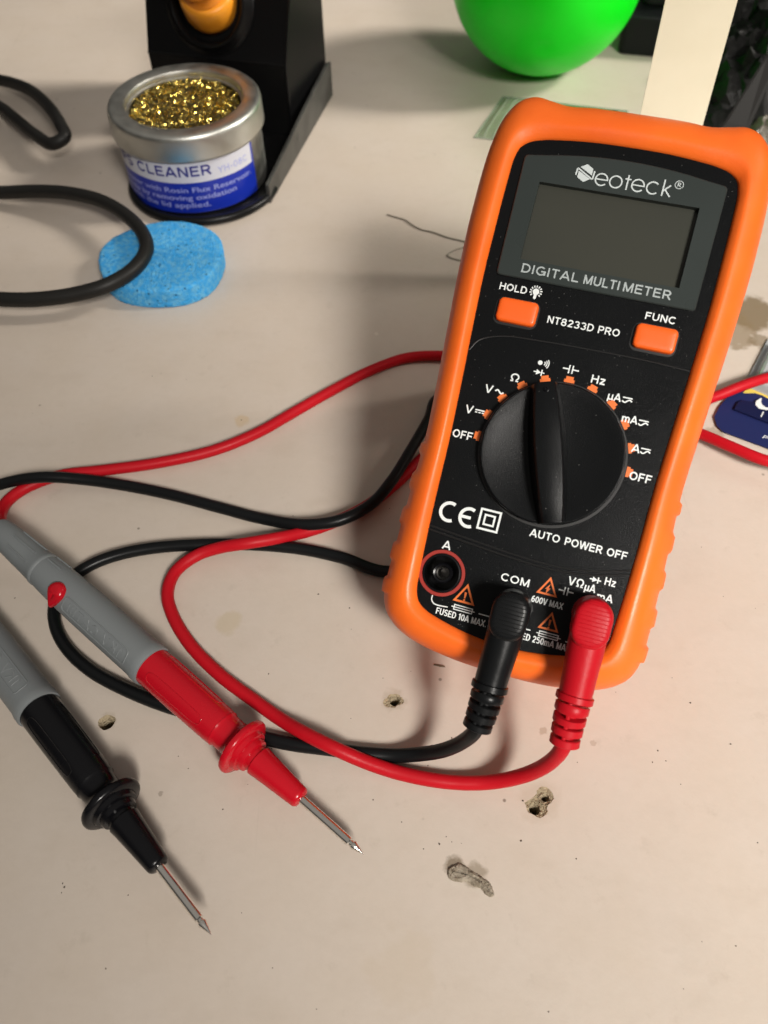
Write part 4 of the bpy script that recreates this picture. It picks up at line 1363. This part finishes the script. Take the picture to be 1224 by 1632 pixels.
# dark card lying on the bag
k0, k1, k2, k3 = at(1135, 225, 30), at(1180, 235, 26), at(1260, 60, 46), at(1226, 80, 48)
mb = MB().add([k0, k1, k2, k3] + [p - Vector((0, 0, 1.2)) for p in (k0, k1, k2, k3)], [(0, 1, 2, 3), (7, 6, 5, 4), (0, 4, 5, 1), (1, 5, 6, 2), (2, 6, 7, 3), (3, 7, 4, 0)])
mb.xf(lambda p: p - k0)
cdo = mb.build('card_strip', M['strap'], smooth=0, bevel=0.3)
cdo.location = k0 * S
tag(cdo, 'flat charcoal card strip lying across the black plastic bag', 'card')

# navy blister pack
c0 = at(1138, 668)
e1 = (at(1224, 712) - at(1150, 687)).normalized()          # along the lower edge
e2 = Vector((-e1.y, e1.x, 0))
crot = Matrix((e1, e2, Vector((0, 0, 1)))).transposed()
bl = thing('blister_pack', 'navy blister pack card with white swoosh lying under the red cable', 'blister pack', c0, crot)


def loc(px, py, z=1.0):
    p = crot.transposed() @ (at(px, py, z) - c0)
    return (p.x, p.y)


def sheet(px_pts, z0_, z1_):
    q_ = [loc(x, y, z1_) for x, y in px_pts]
    return MB().prism(q_, z0_, z1_)


sheet([(1152, 687), (1143, 678), (1139, 664), (1147, 648), (1160, 633), (1183, 612), (1196, 594), (1224, 540), (1330, 560), (1345, 665), (1330, 752)], 0.3, 0.8).build('backing_card', M['greycard'], bl, smooth=0)
sheet([(1153, 688), (1143, 679), (1138.5, 664), (1146.5, 648), (1159, 633.5), (1172, 626), (1186, 618), (1192, 626), (1203, 625.5), (1215, 629), (1226, 636), (1340, 690), (1330, 753)], 0.82, 1.1).build('card', M['navy'], bl, smooth=0)
mb = sheet([(1170, 651), (1176, 640), (1184, 637), (1200, 640), (1330, 690), (1325, 712)], 1.12, 2.2)
ins = mb.build('raised_insert', M['navydark'], bl, smooth=0, bevel=0.25)
mb = MB()
A = [loc(1213, 634, 2.3), loc(1205, 639, 2.3), loc(1204, 645, 2.3), loc(1210, 651, 2.3), loc(1221, 653.5, 2.3), loc(1236, 651, 2.3)]
B = [loc(1214, 635, 2.3), loc(1213, 640, 2.3), loc(1215, 645, 2.3), loc(1220, 648.5, 2.3), loc(1228, 650.5, 2.3), loc(1236, 650, 2.3)]
mb.add([(x, y, 2.25) for x, y in A + B], [(i, i + 1, 7 + i, 6 + i) for i in range(5)])
mb.stroke([loc(1217, 656, 2.3), loc(1213, 664, 2.3)], 0.4, 2.25)
mb.build('emblem', M['ink'], ins, smooth=0)
mb = MB()
tx = loc(1214, 698, 1.1)
t_ = MB()
text(t_, 'PE', 0, 4.2, 0, 1.8, 1.13)
mb.add([(tx[0] + p.x + p.y * 0.25, tx[1] + p.y, p.z) for p in t_.v], t_.f)
mb.build('lettering', M['ink'], bl, smooth=0)
sheet([(1184, 626), (1189, 621), (1200, 619), (1212, 623), (1226, 632), (1226, 636), (1215, 630), (1203, 626), (1192, 626.5)], 0.84, 1.2).build('printed_arc', M['yellowcard'], bl, smooth=0)
q = [loc(1197, 615, 2), loc(1330, 672, 2), loc(1330, 575, 2), loc(1228, 552, 2)]
ctr_ = (sum(p[0] for p in q) / 4, sum(p[1] for p in q) / 4)
shr = lambda k: [(ctr_[0] + (x - ctr_[0]) * k, ctr_[1] + (y - ctr_[1]) * k) for x, y in q]
mb = MB().grid([[(x, y, z) for x, y in shr(k)] for k, z in ((1.04, 1.3), (1.0, 1.35), (0.98, 3.0), (0.95, 4.2), (0.88, 4.8))], True, False, True)
mb.build('clear_dome', M['blister'], bl, smooth=25)

# ------------------------------------------------------------------ small litter on the table
wp = [at(617, 342, 0.4), at(634, 347, 0.4), at(645, 350, 0.5), at(658, 359, 0.5), at(672, 366, 0.4), at(690, 370, 0.4), at(712, 378, 0.4), at(740, 385, 0.4), at(768, 396, 0.4)]
wo_ = MB().tube(curve([p - wp[0] for p in wp], 0.6), 0.3, 6).build('wire_offcut', M['wire'])
wo_.location = wp[0] * S
tag(wo_, 'thin bent wire offcut lying on the table left of the meter', 'wire')
wp = [at(760, 392, 0.4), at(741, 394, 0.4), at(722, 400, 0.4), at(713, 407, 0.4), at(722, 412, 0.4), at(745, 416, 0.4), at(770, 415, 0.4)]
wl = MB().tube(curve([p - wp[0] for p in wp], 0.6), 0.22, 6).build('wire_offcut', M['wire'])
wl.location = wp[0] * S
tag(wl, 'small loop of thin wire half hidden by the meter side', 'wire')
sp0 = at(700, 1062, 0)
sl = MB().add([(-1.8, 0.4, 0.05), (-1.5, 0.7, 0.05), (1.6, 0.0, 0.05), (1.9, -0.4, 0.05), (0.4, -0.25, 0.05), (-1.4, 0.65, 0.5), (1.5, 0.0, 0.45), (0.2, 0.05, 0.55)], [(0, 1, 5), (1, 2, 6, 7, 5), (2, 3, 6), (3, 4, 7, 6), (4, 0, 5, 7)]).build('splinter', M['splinter'], smooth=0)
sl.location = sp0 * S
tag(sl, 'tiny brown wood splinter on the table below the meter', 'splinter')
rnd = random.Random(21)
mb = MB()
spots = [(720, 1176), (560, 1003), (1050, 870), (1118, 872), (640, 1310), (395, 1250), (355, 1290), (720, 1342), (735, 1344), (700, 1345), (595, 1275), (1085, 1250), (1040, 1215), (1048, 1196), (655, 1070), (920, 1215), (385, 1455), (100, 1408), (620, 380), (704, 388), (620, 600), (440, 470), (300, 1225), (830, 1340), (1100, 1120)]
spots += [(rnd.uniform(20, 1210), rnd.uniform(560, 1620)) for _ in range(50)]
for x, y in spots:
    c = at(x, y, 0)
    r = rnd.choice((0.14, 0.18, 0.22, 0.3))
    for k in range(1):
        top = [c + Vector((r * rnd.uniform(0.5, 1.3) * math.cos(a), r * rnd.uniform(0.5, 1.3) * math.sin(a), 0.02)) for a in [6.283 * q / 6 for q in range(6)]]
        mb.add(top + [c + Vector((0, 0, r * 0.7))], [(i, (i + 1) % 6, 6) for i in range(6)])
tag(mb.build('grit', M['dirt'], smooth=0), kind='stuff', label='dark specks of grit scattered over the beige table', cat='grit')
